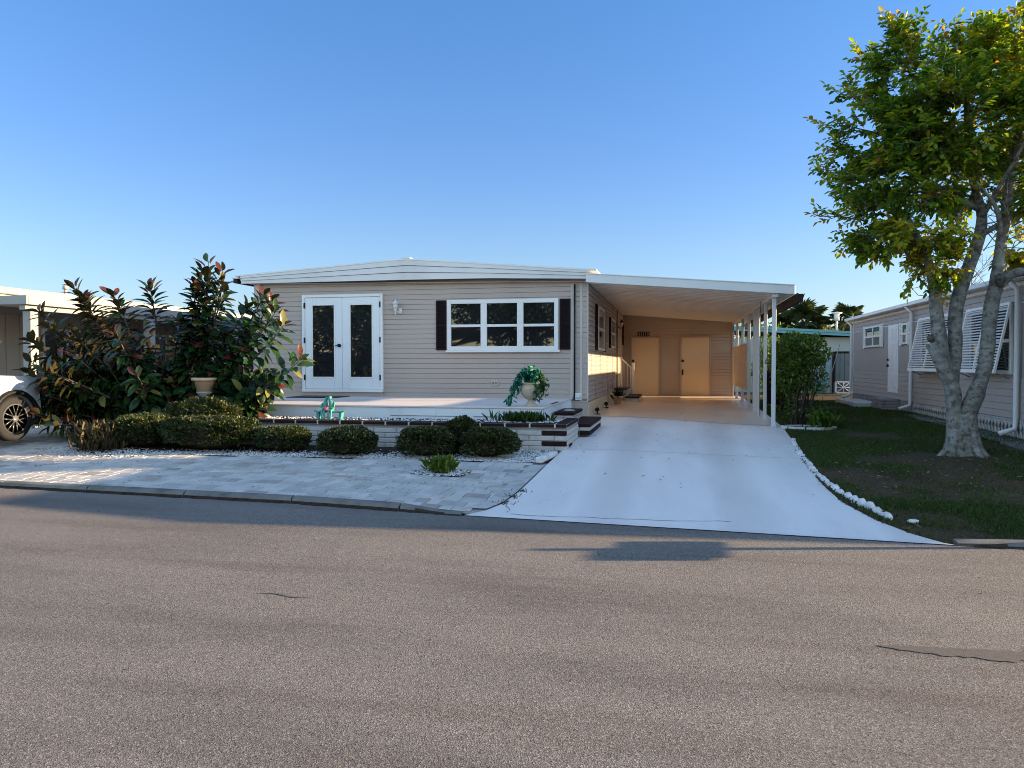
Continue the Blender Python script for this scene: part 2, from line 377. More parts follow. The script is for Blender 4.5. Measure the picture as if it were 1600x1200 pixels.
def window_front(parent, x0, x1, z0, z1, y, cols, mat='white', fw=.07, rail=.035, name='window', zmid=None, margin=.0):
    """window in a wall facing -Y: frame with sash grid standing proud, panes behind"""
    mb = MB(); yf = y - .06
    mb.bbox((x0, yf, z0), (x0 + fw, y + .02, z1)); mb.bbox((x1 - fw, yf, z0), (x1, y + .02, z1))
    mb.bbox((x0 + fw, yf + .001, z0), (x1 - fw, y + .02, z0 + fw)); mb.bbox((x0 + fw, yf + .001, z1 - fw), (x1 - fw, y + .02, z1))
    w = (x1 - x0 - 2 * fw - (cols - 1) * fw * 1.55) / cols; zm = zmid or (z0 + z1) / 2
    panes = []
    for i in range(cols):
        a = x0 + fw + i * (w + fw * 1.55)
        if i: mb.bbox((a - fw * 1.55, yf + .001, z0 + fw), (a, y + .02, z1 - fw))
        mb.bbox((a, yf + .012, zm - rail), (a + w, y + .015, zm + rail))
        panes += [(a, z0 + fw, a + w, zm - rail), (a, zm + rail, a + w, z1 - fw)]
    fr = mb.build(name, mat, parent)
    for k, p in enumerate(panes):
        # each sash is slightly out of plane, as real glass is
        yy = y - (.028 if k % 2 else .018); j = random.uniform(-.004, .004)
        MB().add([(p[0], yy + j, p[1]), (p[2], yy - j, p[1]), (p[2], yy - j + .002, p[3]), (p[0], yy + j, p[3])], [(0, 1, 2, 3)]).build('pane', 'glass', fr)
    return fr
def window_side(parent, y0, y1, z0, z1, x, nx, cols=1, mat='white', fw=.06, name='window'):
    """window in a wall facing +X (nx=1) or -X (nx=-1)"""
    mb = MB(); xa, xb = sorted((x - nx * .02, x + nx * .055)); xc, xd = sorted((x - nx * .02, x + nx * .042))
    mb.bbox((xa, y0, z0), (xb, y0 + fw, z1)); mb.bbox((xa, y1 - fw, z0), (xb, y1, z1))
    mb.bbox((xa, y0 + fw, z0), (xb, y1 - fw, z0 + fw)); mb.bbox((xa, y0 + fw, z1 - fw), (xb, y1 - fw, z1))
    zm = (z0 + z1) / 2; w = (y1 - y0 - 2 * fw - (cols - 1) * fw) / cols
    ps = []
    for i in range(cols):
        a = y0 + fw + i * (w + fw)
        if i: mb.bbox((xc, a - fw, z0 + fw), (xd, a, z1 - fw))
        mb.bbox((xc, a, zm - .03), (xd, a + w, zm + .03)); ps += [(a, z0 + fw, a + w, zm - .03), (a, zm + .03, a + w, z1 - fw)]
    fr = mb.build(name, mat, parent)
    for k, p in enumerate(ps):
        xx = x + nx * (.022 if k % 2 else .016)
        q = [(xx, p[0], p[1]), (xx, p[2], p[1]), (xx, p[2], p[3]), (xx, p[0], p[3])]
        MB().add(q if nx > 0 else q[::-1], [(0, 1, 2, 3)]).build('pane', 'glass', fr)
    return fr
def shutter_panel(parent, a0, a1, z0, z1, plane, face, out, mat='shutter'):
    """louvred shutter; face 'Y' or 'X' says the wall axis, OUT the outward sign"""
    mb = MB()
    def B(u0, u1, w0, w1, d0, d1):
        d = sorted((plane + out * d0, plane + out * d1))
        if face == 'Y': mb.bbox((u0, d[0], w0), (u1, d[1], w1), .003)
        else: mb.bbox((d[0], u0, w0), (d[1], u1, w1), .003)
    fw = min(.04, (a1 - a0) * .2)
    B(a0, a0 + fw, z0, z1, .016, .05); B(a1 - fw, a1, z0, z1, .016, .05)
    B(a0 + fw, a1 - fw, z0, z0 + .05, .016, .049); B(a0 + fw, a1 - fw, z1 - .05, z1, .016, .049); B(a0 + fw, a1 - fw, (z0 + z1) / 2 - .03, (z0 + z1) / 2 + .03, .016, .048)
    B(a0 + fw, a1 - fw, z0 + .05, z1 - .05, .014, .024)
    z = z0 + .06
    while z < z1 - .08:
        B(a0 + fw, a1 - fw, z, z + .022, .024, .04); z += .04
    return mb.build('shutter', mat, parent)
# ------------------------------------------------------------------ ground, road, drive
def grid_sheet(name, xs_of, ts, nx, zoff, mat, kind='structure', absz=None):
    mb = MB(); rows = []
    for t in ts:
        a, b = xs_of(t); r = []
        for i in range(nx + 1):
            x = a + (b - a) * i / nx; y = edge(x) + t
            r.append((x, y, (g(x, y) if absz is None else absz) + (zoff(t) if callable(zoff) else zoff)))
        rows.append(r)
    vs = [p for r in rows for p in r]; n = nx + 1
    mb.add(vs, [(i * n + j, i * n + j + 1, (i + 1) * n + j + 1, (i + 1) * n + j) for i in range(len(rows) - 1) for j in range(nx)], True)
    o = mb.build(name, mat); return tag(o, kind=kind)
def frange(a, b, s):
    n = max(1, int(round((b - a) / s))); return [a + (b - a) * i / n for i in range(n + 1)]
# ground: one sheet to the horizon, finer near the lots
mb = MB()
xs = [-400, -150, -60, -30] + frange(-20, 14, .5) + [20, 30, 60, 150, 400]
ys = [-400, -150, -60, -25, -10, -3] + [0, 3, 5, 6.5] + frange(7.0, 32, .35) + [36, 42, 60, 120, 250, 500]
vs = [(x, y, (g(x, y) - .012 if y > edge(x) + .26 else -.035)) for y in ys for x in xs]; n = len(xs)
mb.add(vs, [(i * n + j, i * n + j + 1, (i + 1) * n + j + 1, (i + 1) * n + j) for i in range(len(ys) - 1) for j in range(len(xs) - 1)], True)
tag(mb.build('ground', 'soil'), kind='structure')
# road
xs = [-150, -60, -30, -20] + frange(-14, 8, .5) + [12, 20, 40, 150]
mb = MB(); vs = []
for y in (-2.2, 2.0, 6.5):
    vs += [(x, y, 0.0) for x in xs]
vs += [(x, edge(x) + .015, 0.0) for x in xs]; n = len(xs)
mb.add(vs, [(i * n + j, i * n + j + 1, (i + 1) * n + j + 1, (i + 1) * n + j) for i in range(3) for j in range(n - 1)])
tag(mb.build('road', 'asphalt'), kind='structure')
def road_mark(pts, mat):
    mb = MB(); n_ = len(pts)
    mb.add([(x, y, .004) for x, y in pts], [tuple(range(n_))]); tag(mb.build('road_stain', mat), kind='structure')
def strip(ax, ay, bx, by, w, seed):
    r_ = random.Random(seed); K = 40; up_, dn = [], []
    for i in range(K + 1):
        u = i / K; e_ = math.sin(PI * u) ** .6; x = ax + (bx - ax) * u; y = ay + (by - ay) * u + .015 * math.sin(9 * u + seed)
        up_.append((x, y + w * e_ * r_.uniform(.55, 1))); dn.append((x, y - w * e_ * r_.uniform(.55, 1)))
    return up_ + dn[::-1]
road_mark(strip(1.12, 4.66, 2.7, 4.60, .10, 3), 'stain'); road_mark(strip(-2.85, 4.85, -2.42, 4.80, .012, 5), 'stain')
# painted driveway and carport slab
DL = [(0, -2.18), (.25, -2.0), (.6, -1.88), (1.2, -1.83), (3, -1.79), (4.2, -1.74), (5.6, -1.74), (5.75, -1.9), (6.3, -2.28), (22, -2.28)]
DR = [(0, 2.42), (.15, 2.30), (.35, 2.16), (.8, 1.97), (1.6, 1.81), (2.6, 1.78), (4.4, 1.83), (6.4, 1.98), (7.4, 2.10), (10, 2.26), (22, 2.26)]
drive = grid_sheet('driveway', lambda t: (lerp_t(t, DL), lerp_t(t, DR)), frange(0, 1, .08) + frange(1.2, 21.9, .25), 22, lambda t: .007, 'drive')
slab = grid_sheet('carport_slab', lambda t: (-1.94, 2.16), frange(10.15, 21.4, .3), 14, .013, 'slab')
# joints in the slab: shallow dark strips
mb = MB()
for yj in (12.15,):
    a, b = lerp_t(yj - 7.6, DL) + .02, lerp_t(yj - 7.6, DR) - .02
    for i in range(20):
        u0 = a + (b - a) * i / 20; u1 = a + (b - a) * (i + 1) / 20
        mb.add([(u0, yj, g(u0, yj) + .0115), (u1, yj, g(u1, yj) + .0115), (u1, yj + .012, g(u1, yj + .012) + .0115), (u0, yj + .012, g(u0, yj + .012) + .0115)], [(0, 1, 2, 3)])
tag(mb.build('driveway_joint', 'mortar'), kind='structure')
# hairline cracks and small leaves lying on the drive
mb = MB()
for (x, y, n_, dx, dy) in ((-1.75, 7.95, 16, .0, .06), (-1.7, 7.9, 22, .10, .0), (-1.55, 8.3, 9, .06, .08)):
    p = Vector((x, y))
    for i in range(n_):
        q = p + Vector((dx + random.uniform(-.03, .03), dy + random.uniform(-.03, .03)))
        mb.add([(p.x, p.y, g(p.x, p.y) + .0105), (q.x, q.y, g(q.x, q.y) + .0105), (q.x + .005, q.y + .010, g(q.x, q.y) + .0105), (p.x + .005, p.y + .010, g(p.x, p.y) + .0105)], [(0, 1, 2, 3)]); p = q
tag(mb.build('driveway_crack', 'stain'), kind='structure')
# forecourt paved with concrete pavers in a random ashlar bond
def in_drive_left(x, t): return x < lerp_t(t, DL) - .02
def bed_front(x):  # t of the front of the planting bed
    return lerp_t(x, [(-16, 9), (-10.6, 9), (-10.4, 3.1), (-9.4, 2.3), (-8.6, 2.15), (-8, 2.55), (-5.6, 2.75), (-3, 3.0), (-1.7, 3.15)])
tag(grid_sheet('forecourt', lambda t: (-22, lerp_t(t, DL) - .012), frange(.1, 9.5, .15), 60, -.004, 'mortar'), kind='structure')
tiles_v, tiles_f, tint = [], [], []
t = .17; row = 0
while t < 9.2:
    h = random.choice((.15, .15, .225)); x = -20 + random.uniform(0, .2)
    while x < -1.6:
        w = random.choice((.15, .225, .225, .30, .30)); 
        xm = x + w / 2; tm = t + h / 2
        if x + w < lerp_t(tm, DL) - .01 + 0 and tm < bed_front(xm) and not (-3.45 < xm < -2.75 and 1.75 < tm < 2.3):
            gp = .004; z0 = random.uniform(0, .0035); tl = random.uniform(-.0015, .0015)
            cs = [(x + gp, t + gp), (x + w - gp, t + gp), (x + w - gp, t + h - gp), (x + gp, t + h - gp)]
            ins = .006; ci = [(x + gp + ins, t + gp + ins), (x + w - gp - ins, t + gp + ins), (x + w - gp - ins, t + h - gp - ins), (x + gp + ins, t + h - gp - ins)]
            b0 = len(tiles_v)
            for (u, v_) in cs: yy = edge(u) + v_; tiles_v.append((u, yy, g(u, yy) + .001))
            for q, (u, v_) in enumerate(ci): yy = edge(u) + v_; tiles_v.append((u, yy, g(u, yy) + .010 + z0 + (tl if q < 2 else -tl)))
            tiles_f.append((b0 + 4, b0 + 5, b0 + 6, b0 + 7)); tt = random.random() ** 1.15; tint.append(tt)
            for q in range(4): tiles_f.append((b0 + q, b0 + (q + 1) % 4, b0 + 4 + (q + 1) % 4, b0 + 4 + q)); tint.append(tt)
        x += w
    t += h
me = bpy.data.meshes.new('paving'); me.from_pydata(tiles_v, [], tiles_f); a = me.attributes.new('tint', 'FLOAT', 'FACE'); a.data.foreach_set('value', tint)
o = bpy.data.objects.new('forecourt_paving', me); C.objects.link(o); me.materials.append(M['paver']); tag(o, kind='structure')
# diagonal edge course beside the drive and along the kerb
mb = MB()
def course(ts_, xf, w):
    for i in range(len(ts_) - 1):
        a, b = ts_[i] + .004, ts_[i + 1] - .004
        q = [(xf(a) - w, a), (xf(a) - .014, a), (xf(b) - .014, b), (xf(b) - w, b)]
        mb.add([(x, edge(x) + t_, g(x, edge(x) + t_) + .0165) for x, t_ in q], [(0, 1, 2, 3)])
course(frange(.28, 2.9, .155), lambda t_: lerp_t(t_, DL), .22)
tag(mb.build('forecourt_edging', 'brickpale'), kind='structure')
# kerbs
def kerb(name, x0, x1, step, h, w, mat):
    mb = MB(); x = x0
    while x < x1 - .1:
        xe = min(x + step * random.uniform(.92, 1.08), x1); n_ = 4
        rows = []
        for i in range(n_ + 1):
            u = x + .012 + (xe - x - .024) * i / n_; hh = h * sm01((x1 - u) / .9) if name == 'kerb' and x0 < -3 else h * sm01((u - x0) / .8 + .15)
            hh = max(hh, .012); e = edge(u)
            rows.append([(u, e + .015, -.03), (u, e + .030, hh * .42), (u, e + .055, hh * .93), (u, e + .085, hh + .004), (u, e + w, hh + .008), (u, e + w + .005, -.03)])
        vs = [p for r in rows for p in r]
        fs = [(i * 6 + j, (i + 1) * 6 + j, (i + 1) * 6 + j + 1, i * 6 + j + 1) for i in range(n_) for j in range(5)] + [(0, 1, 2, 3, 4, 5), tuple(n_ * 6 + j for j in (5, 4, 3, 2, 1, 0))]
        mb.add(vs, fs, False); x = xe
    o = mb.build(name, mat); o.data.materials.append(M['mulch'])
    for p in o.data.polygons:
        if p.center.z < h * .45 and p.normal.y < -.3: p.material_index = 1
    return tag(o, kind='structure')
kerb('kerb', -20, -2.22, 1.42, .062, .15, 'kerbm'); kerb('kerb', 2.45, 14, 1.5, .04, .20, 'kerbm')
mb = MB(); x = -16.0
while x < 14:   # dark strip painting the shadow gap and grit at the kerb foot
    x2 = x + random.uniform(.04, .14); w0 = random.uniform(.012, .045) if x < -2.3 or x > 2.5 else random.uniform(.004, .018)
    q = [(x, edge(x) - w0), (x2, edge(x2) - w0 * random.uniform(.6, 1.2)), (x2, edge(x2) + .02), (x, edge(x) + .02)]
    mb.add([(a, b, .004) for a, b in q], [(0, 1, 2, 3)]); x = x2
tag(mb.build('gutter_shade_grit', 'mulch'), kind='structure')
# planting bed in front of the planter: dark soil with white pebbles
def bed_x(t): return (-10.6, lerp_t(t, DL) - .03)
mb = MB(); xs = frange(-11.6, -1.78, .2)
for a, b in zip(xs, xs[1:]):
    ta, tb = bed_front(a), bed_front(b); R = 5
    if a < -10.45: ta = tb = 3.0
    for k in range(R):
        q = []
        for (x, tf) in ((a, ta), (b, tb)):
            for kk in (k, k + 1):
                tt = tf + (5.6 - tf) * kk / R; y = edge(x) + tt; q.append((x, y, g(x, y) + .004))
        mb.add([q[0], q[2], q[3], q[1]], [(0, 1, 2, 3)], True)
tag(mb.build('bed_soil', 'mulch'), kind='structure')
mb = MB(); 
for i in range(24):
    a0, a1 = 2 * PI * i / 24, 2 * PI * (i + 1) / 24; cx, cy = -3.12, edge(-3.12) + 2.03
    rr = lambda a: (.40 + .04 * math.sin(3 * a)) 
    mb.add([(cx, cy, g(cx, cy) + .013)] + [(cx + rr(a) * math.cos(a), cy + .62 * rr(a) * math.sin(a), g(cx, cy) + .013 + (.62 * rr(a) * math.sin(a)) * .05) for a in (a0, a1)], [(0, 1, 2)])
tag(mb.build('island_soil', 'mulch'), kind='structure')
def pebbles(name, pts, smin, smax):
    v, f, tn = [], [], []
    for (x, y, dz) in pts:
        s = random.uniform(smin, smax); a = random.uniform(0, PI); z = g(x, y) + dz + s * .3; b0 = len(v)
        e1 = (math.cos(a) * s, math.sin(a) * s); e2 = (-math.sin(a) * s * .7, math.cos(a) * s * .7)
        h = s * random.uniform(.4, .7)
        ring = [(x + e1[0], y + e1[1], z), (x + .6 * (e1[0] + e2[0]), y + .6 * (e1[1] + e2[1]), z + h * .2), (x + e2[0], y + e2[1], z), (x - e1[0], y - e1[1], z), (x - .6 * (e1[0] + e2[0]), y - .6 * (e1[1] + e2[1]), z), (x - e2[0], y - e2[1], z)]
        v += ring + [(x + .3 * e1[0], y + .2 * e1[1], z + h), (x, y, z - h)]; tt = random.random()
        for q in range(6): f.append((b0 + q, b0 + (q + 1) % 6, b0 + 6)); tn.append(tt)
    me = bpy.data.meshes.new(name); me.from_pydata(v, [], f); a = me.attributes.new('tint', 'FLOAT', 'FACE'); a.data.foreach_set('value', tn); me.polygons.foreach_set('use_smooth', [True] * len(f))
    o = bpy.data.objects.new(name, me); C.objects.link(o); me.materials.append(M['pebble']); return tag(o, kind='stuff')
pts = []
for _ in range(5200):
    x = random.uniform(-8.7, -1.86); tf = bed_front(x); d = abs(random.gauss(0, .24)); t = tf + d
    if t < 4.0: pts.append((x, edge(x) + t, .008))
for _ in range(2600):
    x = random.uniform(-3.2, -1.86); t = random.uniform(bed_front(x), 4.15); pts.append((x, edge(x) + t, .008))
for _ in range(1300):
    a = random.uniform(0, 2 * PI); r = abs(random.gauss(.62, .22)); x = -9.35 + r * math.cos(a) * 1.15; t = 2.55 + r * .5 * math.sin(a)
    pts.append((x, edge(x) + t, .012))
for _ in range(520):
    a = random.uniform(0, 2 * PI); r = random.uniform(.12, .42); x = -3.12 + r * math.cos(a); y = edge(-3.12) + 2.03 + .62 * r * math.sin(a); pts.append((x, y, .012))
tag(pebbles('pebbles', pts, .010, .024), 'white and grey pebbles spread along the front of the planting bed', 'gravel')
# debris (fallen leaves) on drive, pavers, lawn
def litter(name, n_, reg, L, mat, tn, label):
    P = []
    while len(P) < n_:
        x, y = reg(); P.append((x, y, g(x, y) + .018 + random.uniform(0, .008)))
    P = np.array(P); D = unit(n_); D[:, 2] *= .15; Nn = np.tile([0, 0, 1.], (n_, 1)) + unit(n_) * .3
    o = leaf_mesh(name, P, D, Nn, rng.uniform(L * .6, L * 1.3, n_), rng.uniform(L * .3, L * .5, n_), mat, None, rng.uniform(tn[0], tn[1], n_), fold=.05); return tag(o, label, 'fallen leaves', kind='stuff')
litter('fallen_leaves', 90, lambda: (random.uniform(-1.7, 1.9), random.triangular(7.9, 24, 12)), .04, 'leaf_dry', (0, .6), 'small dry leaves scattered over the white driveway')
litter('fallen_leaves', 130, lambda: (random.uniform(-10, -2.2), random.uniform(8.3, 10.8)), .035, 'leaf_dry', (0, .3), 'small dark leaf bits scattered on the pale pavers')
litter('fallen_leaves', 420, lambda: (random.uniform(2.1, 5.6), random.triangular(7.6, 16, 11.5)), .06, 'leaf_dry', (.3, 1), 'tan fallen leaves scattered on the lawn round the tree')
litter('road_leaves', 60, lambda: (random.uniform(-7, 3), random.uniform(2.6, 7.6)), .03, 'leaf_dry', (.1, .9), 'few small dry leaf bits on the asphalt')
# dark weeds along the drive edge
P = []
for _ in range(1500):
    t = random.uniform(.3, 7.5); x = lerp_t(t, DR) + abs(random.gauss(0, .05)); P.append((x, edge(x) + t, g(x, edge(x) + t)))
for _ in range(160):
    t = random.choice((.95, 1.25, .62)) + random.gauss(0, .05); x = lerp_t(t, DL) + random.gauss(0, .05); P.append((x, edge(x) + t, g(x, edge(x) + t)))
P = np.array(P); D = unit(len(P)); D[:, 2] = np.abs(D[:, 2]) * .8 + .15
tag(leaf_mesh('edge_weeds', P, D, unit(len(P)), rng.uniform(.02, .05, len(P)), .012, 'leaf_dry', None, rng.uniform(0, .35, len(P))), 'dark weeds and moss creeping over the driveway edges', 'weeds', kind='stuff')
# lawn grass with bare patches
def patch(x, y):
    v = noise.noise(Vector((x * .7, y * .5, 3.1))) + .5 * noise.noise(Vector((x * 2.1, y * 1.6, 7.7)))
    d = math.hypot((x - 4.2) / 1.5, (y - 12.4) / 1.1)
    v -= .9 * max(0, 1 - d); v += .16 * sm01((y - 13.5) / 2); v -= .55 * max(0, 1 - math.hypot((x - 3.1) / .8, (y - 12.4) / .5)); v -= .35 * math.exp(-((y - 9.9) / 1.1) ** 2) * sm01((x - 1.9) / .5)
    return v
P = []; 
while len(P) < 115000:
    y = 7.45 + 19 * random.random() ** 1.7; x = random.uniform(1.8, 6.6 if y < 14 else 5.7); t = y - edge(x)
    if t < .1 or x < lerp_t(t, DR) + .03 or (x > 2.4 and t < .33): continue
    if patch(x, y) < random.gauss(.02, .20): continue
    P.append((x, y, g(x, y) - .012))
P = np.array(P); D = unit(len(P)) * .7; D[:, 2] = np.abs(D[:, 2]) + .6
tag(leaf_mesh('lawn_grass', P, D, unit(len(P)), rng.uniform(.025, .06, len(P)), rng.uniform(.006, .012, len(P)), 'grassm', None, rng.beta(2, 2.2, len(P))), 'short patchy green grass of the side lawn with bare earth showing', 'grass', kind='stuff')
def blob(name, cx, cy, rx, ry, mat, dz=.004):
    mb = MB(); n_ = 26; vs = [(cx, cy, g(cx, cy) + dz)]
    for k in range(n_):
        a = 2 * PI * k / n_; r = 1 + .28 * math.sin(2 * a + cx) + .15 * math.sin(5 * a); x, y = cx + rx * r * math.cos(a), cy + ry * r * math.sin(a); vs.append((x, y, g(x, y) + dz))
    mb.add(vs, [(0, 1 + k, 1 + (k + 1) % n_) for k in range(n_)]); return tag(mb.build(name, mat), kind='structure')

# concrete walk beside the neighbouring house
mb = MB()
for i, y in enumerate(frange(11, 19.5, 1.2)[:-1]):
    q = [(5.20, y + .01), (5.62, y + .01), (5.62, y + 1.17), (5.20, y + 1.17)]
    mb.add([(x, yy, g(x, yy) + .02) for x, yy in q] + [(x, yy, g(x, yy) - .05) for x, yy in q], [(0, 1, 2, 3), (0, 4, 5, 1), (0, 3, 7, 4), (3, 2, 6, 7)])
tag(mb.build('side_path', 'kerbm'), kind='structure')
mb = MB(); mb.box((-60, -3.2, -.02), (60, -2.2, .05)); tag(mb.build('far_footpath', 'concrete'), kind='structure')

# ------------------------------------------------------------------ main house
WX0, WX1, WY, WB = -10.02, -1.95, 17.3, 29.3
house = thing('mobile_home', ((WX0 + WX1) / 2, 22, .4), 'tan lap sided single storey home with white gable fascia, french doors and a triple window', 'house')
wall = siding('front_wall', (WX0, WY), (WX1 - .012, WY), .80, 3.60, 'siding', house)
MB().box((WX0, WY + .012, .2), (WX1 - .012, WB + 1, 3.55)).build('wall_core', 'siding', house)
# right of the downpipe: narrow siding, corner boards, skirting
siding('side_wall', (WX1, WY + .02), (WX1, WB), .74, 3.44, 'siding', house, lap=.116, z1b=3.40, gp=.016)
MB().bbox((WX1 - .015, WY - .022, .74), (WX1 + .022, WY + .045, 3.44)).bbox((-2.125, WY - .026, .74), (-2.06, WY + .0, 3.44)).bbox((-2.335, WY - .024, .80), (-2.255, WY, 3.44)).build('corner_board', 'trimbeige', house)
sk = MB(); x = -2.33
while x < WX1 - .02: sk.bbox((x, WY - .03, .30), (min(x + .085, WX1), WY + .0, .74), .006); x += .088
sk.bbox((-2.34, WY - .04, .735), (WX1 + .02, WY, .765)); sk.build('skirting', 'siding', house)
sk = MB(); y = WY + .03
sk.bbox((WX1 - .01, WY + .02, .28), (WX1 + .02, WB, .735), .004); sk.build('side_skirting', 'cream', house)
MB().tube([(-2.235, WY - .05, 3.40), (-2.235, WY - .05, .86)], .018, 8).bbox((-2.262, WY - .066, .80), (-2.20, WY, .88), .006).build('dark_conduit', 'black', house)
mt = MB().bbox((-2.215, WY - .085, .79), (-2.075, WY - .013, .95), .01).build('meter_box', 'whitem', house); MB().lathe((-2.145, WY - .09, .87), [(.05, -.03), (.055, 0), (.02, .006)], 16, 'Y').build('meter_dial', 'lamp_glass', mt)
# roof and stacked gable fascia
def ztop(x): return 4.03 - (x + 6.15) * .0835 if x > -6.15 else 4.03 + (x + 6.15) * .0665
def zbot(x): return 3.57 - .028 * max(0, x + 4.5) if x > -4.5 else 3.57
fy = WY - .24
gb = MB(); X0, X1 = -10.42, -1.93
def band(f0, f1, y):
    xs_ = [X0, -8.2, -6.15, -4.2, X1]; vs_ = []
    for xx in xs_:
        a, b = zbot(xx), ztop(xx); vs_.append((xx, a + (b - a) * f0)); vs_.append((xx, a + (b - a) * f1))
    for i in range(4):
        p = [vs_[2 * i], vs_[2 * i + 2], vs_[2 * i + 3], vs_[2 * i + 1]]
        gb.prism(p, y, y + .05)
band(0, .36, fy); band(.385, .70, fy - .022); band(.725, 1.0, fy - .04)
fixn(gb.build('gable_fascia', 'whitem', house))
MB().add([(X0 + .1, fy + .05, 3.574), (X1, fy + .05, 3.45), (X1, WY + .02, 3.45), (X0 + .1, WY + .02, 3.574)], [(0, 1, 2, 3)]).build('soffit', 'whitem', house)
rf = MB()
for (xa, xb) in ((-10.55, -6.15), (-6.15, -1.72)):
    za, zb = ztop(xa), ztop(xb); rf.prism([(xa, za), (xb, zb), (xb, zb + .035), (xa, za + .035)], fy - .05, WB + 1.6)
    k = 12
    for i in range(1, k):
        xx = xa + (xb - xa) * i / k; z = ztop(xx) + .03; rf.box((xx - .015, fy + .25, z), (xx + .015, WB + 1.6, z + .018))
roof = fixn(rf.build('roof', 'roofwhite', house))
MB().bbox((-6.26, fy - .06, 4.055), (-6.04, WB + 1.6, 4.082), .01).build('ridge_cap', 'roofwhite', roof)
MB().bbox((-10.70, fy + .1, 3.60), (-10.58, WB + 1.5, 3.70), .01).build('dark_gutter', 'brown', house)
MB().bbox((-10.72, fy + .08, 3.703), (-10.50, WB + 1.5, 3.735), .006).build('gutter_edge', 'white', house)
MB().bbox((-10.16, WY - .10, .8), (WX0 - .001, WY + .06, 3.57), .006).build('corner_post', 'trimbeige', house)
vb = MB().tube([(-2.3, 19.4, 3.70), (-2.3, 19.4, 3.84)], .03, 8).tube([(-2.3, 19.4, 3.82), (-2.0, 19.2, 3.83), (-1.75, 18.9, 3.70)], .008, 6); vb.build('roof_vent', 'blockgrey', house)
MB().tube([(-6.8, 24, 3.9), (-6.8, 24, 4.06)], .05, 10).build('roof_vent', 'blockgrey', house)
# french doors
dy = WY - .02
fd = MB(); x0, x1, z0, z1 = -8.90, -6.82, .98, 3.28
fd.bbox((x0, dy - .055, z0), (x0 + .07, dy + .03, z1)); fd.bbox((x1 - .07, dy - .055, z0), (x1, dy + .03, z1)); fd.bbox((x0 + .07, dy - .054, z1 - .07), (x1 - .07, dy + .03, z1)); fd.bbox((x0 + .0, dy - .09, .93), (x1, dy + .03, z0 + .02))
frame = fd.build('door_frame', 'white', house)
MB().bbox((x0 + .02, dy - .03, .835), (x1 - .02, dy + .01, .929)).build('door_riser', 'siding', house)
for k, (a, b, px0, px1, lab) in enumerate(((-8.825, -7.862, -8.625, -8.065, 'left french door leaf with the round black knob'), (-7.856, -6.895, -7.645, -7.095, 'right french door leaf without a knob'))):
    m_ = MB(); zb, zt, pz0, pz1 = 1.005, 3.205, 1.29, 3.02; ya, yb = dy - .035, dy + .01
    m_.bbox((a, ya, zb), (px0, yb, zt)); m_.bbox((px1, ya, zb), (b, yb, zt)); m_.bbox((px0, ya, zb), (px1, yb - .001, pz0)); m_.bbox((px0, ya, pz1), (px1, yb - .001, zt))
    d = m_.build('door', 'doorwhite', house, lab)
    bd = MB()
    for q in (((px0 - .03, ya - .010, pz0 - .03), (px0 + .004, ya + .001, pz1 + .03)), ((px1 - .004, ya - .010, pz0 - .03), (px1 + .03, ya + .001, pz1 + .03)), ((px0 + .004, ya - .010, pz0 - .03), (px1 - .004, ya + .001, pz0 + .004)), ((px0 + .004, ya - .010, pz1 - .004), (px1 - .004, ya + .001, pz1 + .03))): bd.bbox(*q)
    bd.build('pane_bead', 'white', d)
    s_ = .004 * (1 if k else -1)
    MB().add([(px0, dy - .018 + s_, pz0), (px1, dy - .018 - s_, pz0), (px1, dy - .016 - s_, pz1), (px0, dy - .016 + s_, pz1)], [(0, 1, 2, 3)]).build('pane', 'glass', d)
    hx = a - .012 if k == 0 else b + .012
    for hz in (1.28, 2.18, 3.02):
        MB().bbox((hx - .022, ya - .022, hz - .07), (hx + .022, ya + .002, hz + .07), .006).build('hinge', 'black', d)
    if k == 0:
        MB().lathe((b - .06, ya - .05, 2.05), [(.012, .05), (.038, .045), (.04, .035), (.012, .03), (.012, .012), (.034, .0), (.04, -.015), (.03, -.032), (.0, -.036)], 14, 'Y').tube([(b - .06, ya - .03, 2.05), (b - .17, ya - .035, 2.055)], .009, 6).build('handle', 'black', d)
# triple window with shutters
wf = window_front(house, -5.225, -2.605, 1.92, 3.095, WY - .013, 3, fw=.095, rail=.03, zmid=2.49)
MB().bbox((-5.26, WY - .085, 1.875), (-2.57, WY, 1.922)).build('sill', 'white', wf)
shutter_panel(house, -5.50, -5.262, 1.93, 3.09, WY, 'Y', -1); shutter_panel(house, -2.572, -2.338, 1.93, 3.08, WY, 'Y', -1)
# wall lantern by the door
ln = MB().bbox((-6.43, WY - .05, 2.80), (-6.35, WY - .01, 2.93), .01).tube([(-6.39, WY - .03, 2.86), (-6.42, WY - .10, 2.83), (-6.47, WY - .13, 2.86)], .012, 8).lathe((-6.47, WY - .13, 2.76), [(.01, 0), (.02, .04), (.028, .10), (.045, .12), (.05, .13)], 10).lathe((-6.47, WY - .13, 3.02), [(.085, 0), (.075, .02), (.035, .055), (.02, .07), (.008, .11), (.0, .12)], 10).build('wall_lantern', 'whitem', house)
MB().lathe((-6.47, WY - .13, 2.89), [(.045, 0), (.062, .13), (.045, .132)], 6).build('lamp_glass', 'lamp_glass', ln)
ou = MB().bbox((-4.185, WY - .04, 1.10), (-4.00, WY - .008, 1.225), .008).build('outlet_box', 'trimbeige', house)
MB().bbox((-4.16, WY - .046, 1.135), (-4.10, WY - .041, 1.19), .002).bbox((-4.085, WY - .046, 1.135), (-4.025, WY - .041, 1.19), .002).build('outlet_socket', 'blockgrey', ou)
